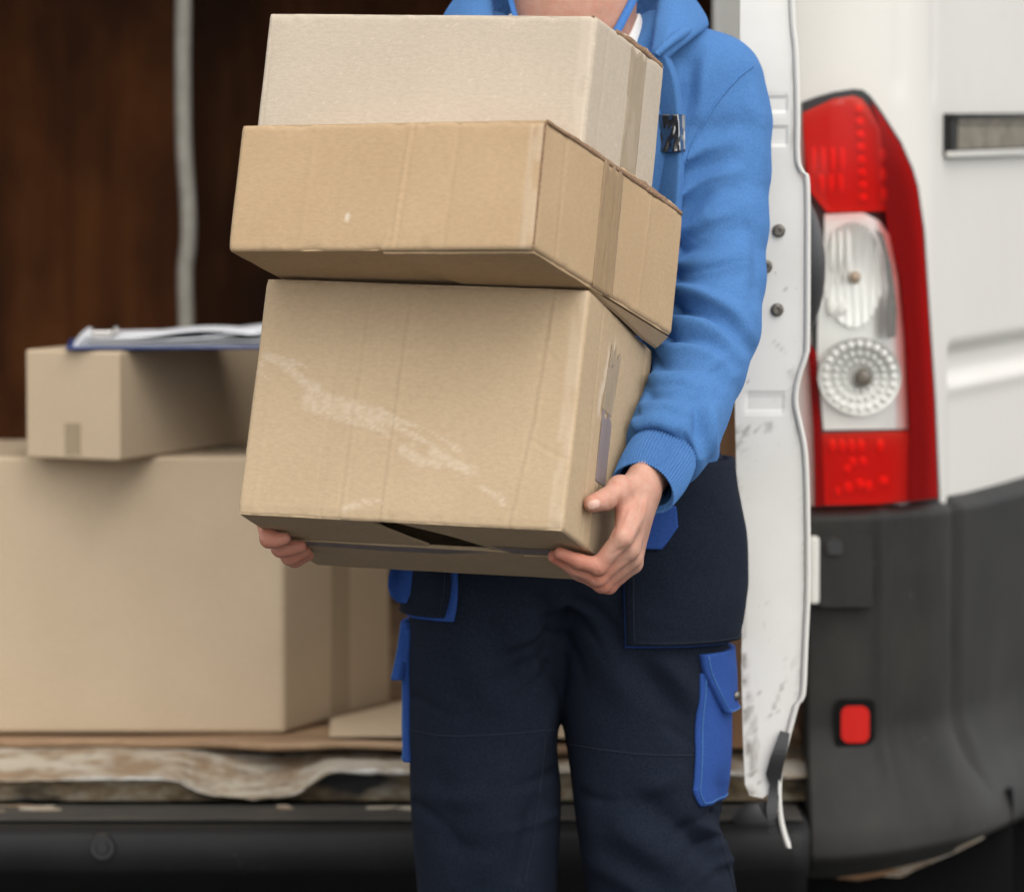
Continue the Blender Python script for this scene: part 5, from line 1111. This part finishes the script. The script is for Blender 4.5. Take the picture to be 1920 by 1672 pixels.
def radial(T, z, th, off):
    """points on a trouser leg round its axis: height z, angle th from the front (towards +X), lifted by off"""
    Tz = [z_at(t[0], YT) for t in T][::-1]; Tc = [(t[1] + t[2]) / 2 for t in T][::-1]; out = []
    for zz_, a, o in zip(np.ravel(z), np.ravel(th), np.ravel(off)):
        cx = float(W(np.interp(zz_, Tz, Tc), 800, YT)[0]); dx, dy = math.sin(math.radians(a)), -math.cos(math.radians(a)); src = Vector((cx + dx * .35, YT + dy * .35, zz_))
        h = bvh_tr.ray_cast(src, Vector((-dx, -dy, 0))); p = np.array(h[0]) if h[0] is not None else np.array((cx + dx * .09, YT + dy * .09, zz_)); out.append(p + np.array([dx, dy, 0]) * o)
    return np.array(out).reshape(np.shape(z) + (3,))
def th_of(T, px, py):
    Tp = [t[0] for t in T]; c = np.interp(py, Tp, [(t[1] + t[2]) / 2 for t in T]); h_ = np.interp(py, Tp, [(t[2] - t[1]) / 2 for t in T]); return math.degrees(math.asin(max(-1, min(1, (px - c) / h_))))
def leg_patch(name, T, left, right_th, mat, off, thick=.003, sgn=1, n=26, m_=30, part=None, bulge=0.0, flare=0.0, smooth_it=2, wr=.004):
    """patch between a front edge given in photo positions (top to bottom) and an angle round the leg"""
    L = spline(left, m_) if len(left) > 2 else np.linspace(left[0], left[1], m_); Z, A, O = [], [], []
    for k, (x, y) in enumerate(L):
        z = z_at(y, YT - .08); a0 = th_of(T, x, y); a = np.linspace(a0, right_th, n); v_ = k / (m_ - 1); Z.append(np.full(n, z)); A.append(a); u_ = np.linspace(0, 1, n); O.append(off + bulge * np.sin(np.pi * u_ ** .8) * np.sin(np.pi * (.15 + .7 * v_)) + flare * v_ ** 2 + wr * (fbm(np.stack([(u_ * 1.6 - v_ * 2.2) * 1.7 + a0 * .05, (u_ + v_) * .7, u_ * 0 + off * 900], -1), 3, 33) - .5))
    P = radial(T, np.array(Z), np.array(A), np.array(O))
    for _ in range(smooth_it): P[1:-1, 1:-1] = .4 * P[1:-1, 1:-1] + .15 * (P[:-2, 1:-1] + P[2:, 1:-1] + P[1:-1, :-2] + P[1:-1, 2:])
    cx = np.array([CX, YT, 0]); nrm = np.stack([np.sin(np.radians(np.array(A))), -np.cos(np.radians(np.array(A))), np.zeros_like(np.array(A))], -1)
    V, F = thicken_grid(P, -nrm * (off + thick)); ob = sub(name, V, F, mat, part or trou)
    if mat is not None and name != 'pocket_piping':
        for path in (P[1:-1, 1] + nrm[1:-1, 1] * .0006, P[-2, 1:-1] + nrm[-2, 1:-1] * .0006):
            Vs, Fs = tube(path, .00075, 5); sub('hem_stitch', Vs, Fs, M_SEAM if mat is M_NAVY else M_HOOD, trou)
    return ob
# blue cargo pockets on the outer sides
leg_patch('cargo_pocket', RL, [(1308, 1262), (1303, 1330), (1297, 1400), (1291, 1465), (1289, 1482), (1299, 1511)], 150, M_BLUE, .003, part=trou, bulge=.003, thick=.001)
fp = leg_patch('pocket_flap', RL, [(1306, 1226), (1311, 1255), (1324, 1290), (1340, 1328), (1346, 1341)], 140, M_BLUE, .008, part=trou, flare=.006, bulge=.002)
P = cast(BVHTree.FromPolygons([Vector(v.co) for v in fp.data.vertices], [tuple(p.vertices) for p in fp.data.polygons]), [1379], [1304], .0005)[0]
b = MB(); b.cyl(P + np.array([.0, 0, 0]), P + np.array([.004, -.003, 0]), .006, .005, 16); sub('snap_button', b.v, b.f, M_BOLT, trou)
leg_patch('cargo_pocket', LL, [(770, 1190), (768, 1260), (768, 1340), (769, 1400), (772, 1440)], -150, M_BLUE, .007, part=trou, bulge=.004)
leg_patch('pocket_flap', LL, [(769, 1178), (769, 1200), (768, 1240), (769, 1286)], -140, M_BLUE, .010, part=trou, flare=.013)
# hanging tool pockets at the hips, with blue piping
leg_patch('pocket_piping', RL, [(1198, 872), (1177, 985), (1168, 1090), (1168, 1160), (1169, 1210)], 120, M_BLUE, .006, part=trou)
leg_patch('tool_pocket', RL, [(1200, 868), (1180, 960), (1171, 1090), (1171, 1160), (1172, 1206)], 118, M_NAVY, .011, part=trou, bulge=.009, wr=.010)
leg_patch('pocket_piping', LL, [(860, 1030), (859, 1100), (857, 1140), (853, 1163)], -100, M_BLUE, .005, part=trou)
leg_patch('tool_pocket', LL, [(852, 1030), (850, 1100), (846, 1130), (840, 1156)], -98, M_NAVY, .010, part=trou, bulge=.006)
V, F = slab_poly([(1196, 1026), (1234, 1026), (1246, 1010), (1260, 984), (1256, 945), (1214, 945)], 9, lambda x, y: cast(bvh_tr, x, y, .0235), lambda x, y: cast(bvh_tr, x, y, .0205)); sub('pocket_lining', V, F, M_BLUE, trou)
lw_ = lambda x, y, o: W(x, y, 5.662 + o + .006 * np.cos((x - 752) * .10))
V, F = slab_poly([(736, 1052), (728, 1080), (727, 1100), (732, 1118), (744, 1129), (760, 1131), (770, 1122), (776, 1100), (779, 1052)], 8, lambda x, y: lw_(x, y, -.004), lambda x, y: lw_(x, y, .006)); sub('tool_loop', V, F, M_BLUE, trou)
seam('pocket_seam', [(1366, 905), (1384, 980), (1388, 1060), (1380, 1150)], bvh_tr, M_SEAM, trou, .0009, .013)
# shoes
for T in (RL, LL):
    cx = float(W((T[-1][1] + T[-1][2]) / 2, 800, YT)[0]); F_ = Field((cx - .08, YT - .26, -.01), (cx + .08, YT + .14, .16), .006)
    F_.ell((cx, YT + .04, .055), (.042, .07, .055), .02); F_.ell((cx, YT - .10, .04), (.048, .12, .042), .03); F_.cone((cx, YT + .03, .06), (cx, YT + .03, .14), .045, .048, .02); F_.f = np.maximum(F_.f, (.004 - F_.ax[2])[None, None, :].astype(np.float32)); V, F = F_.mesh(2); mesh_obj('shoe', V, F, M_SHOE, man)
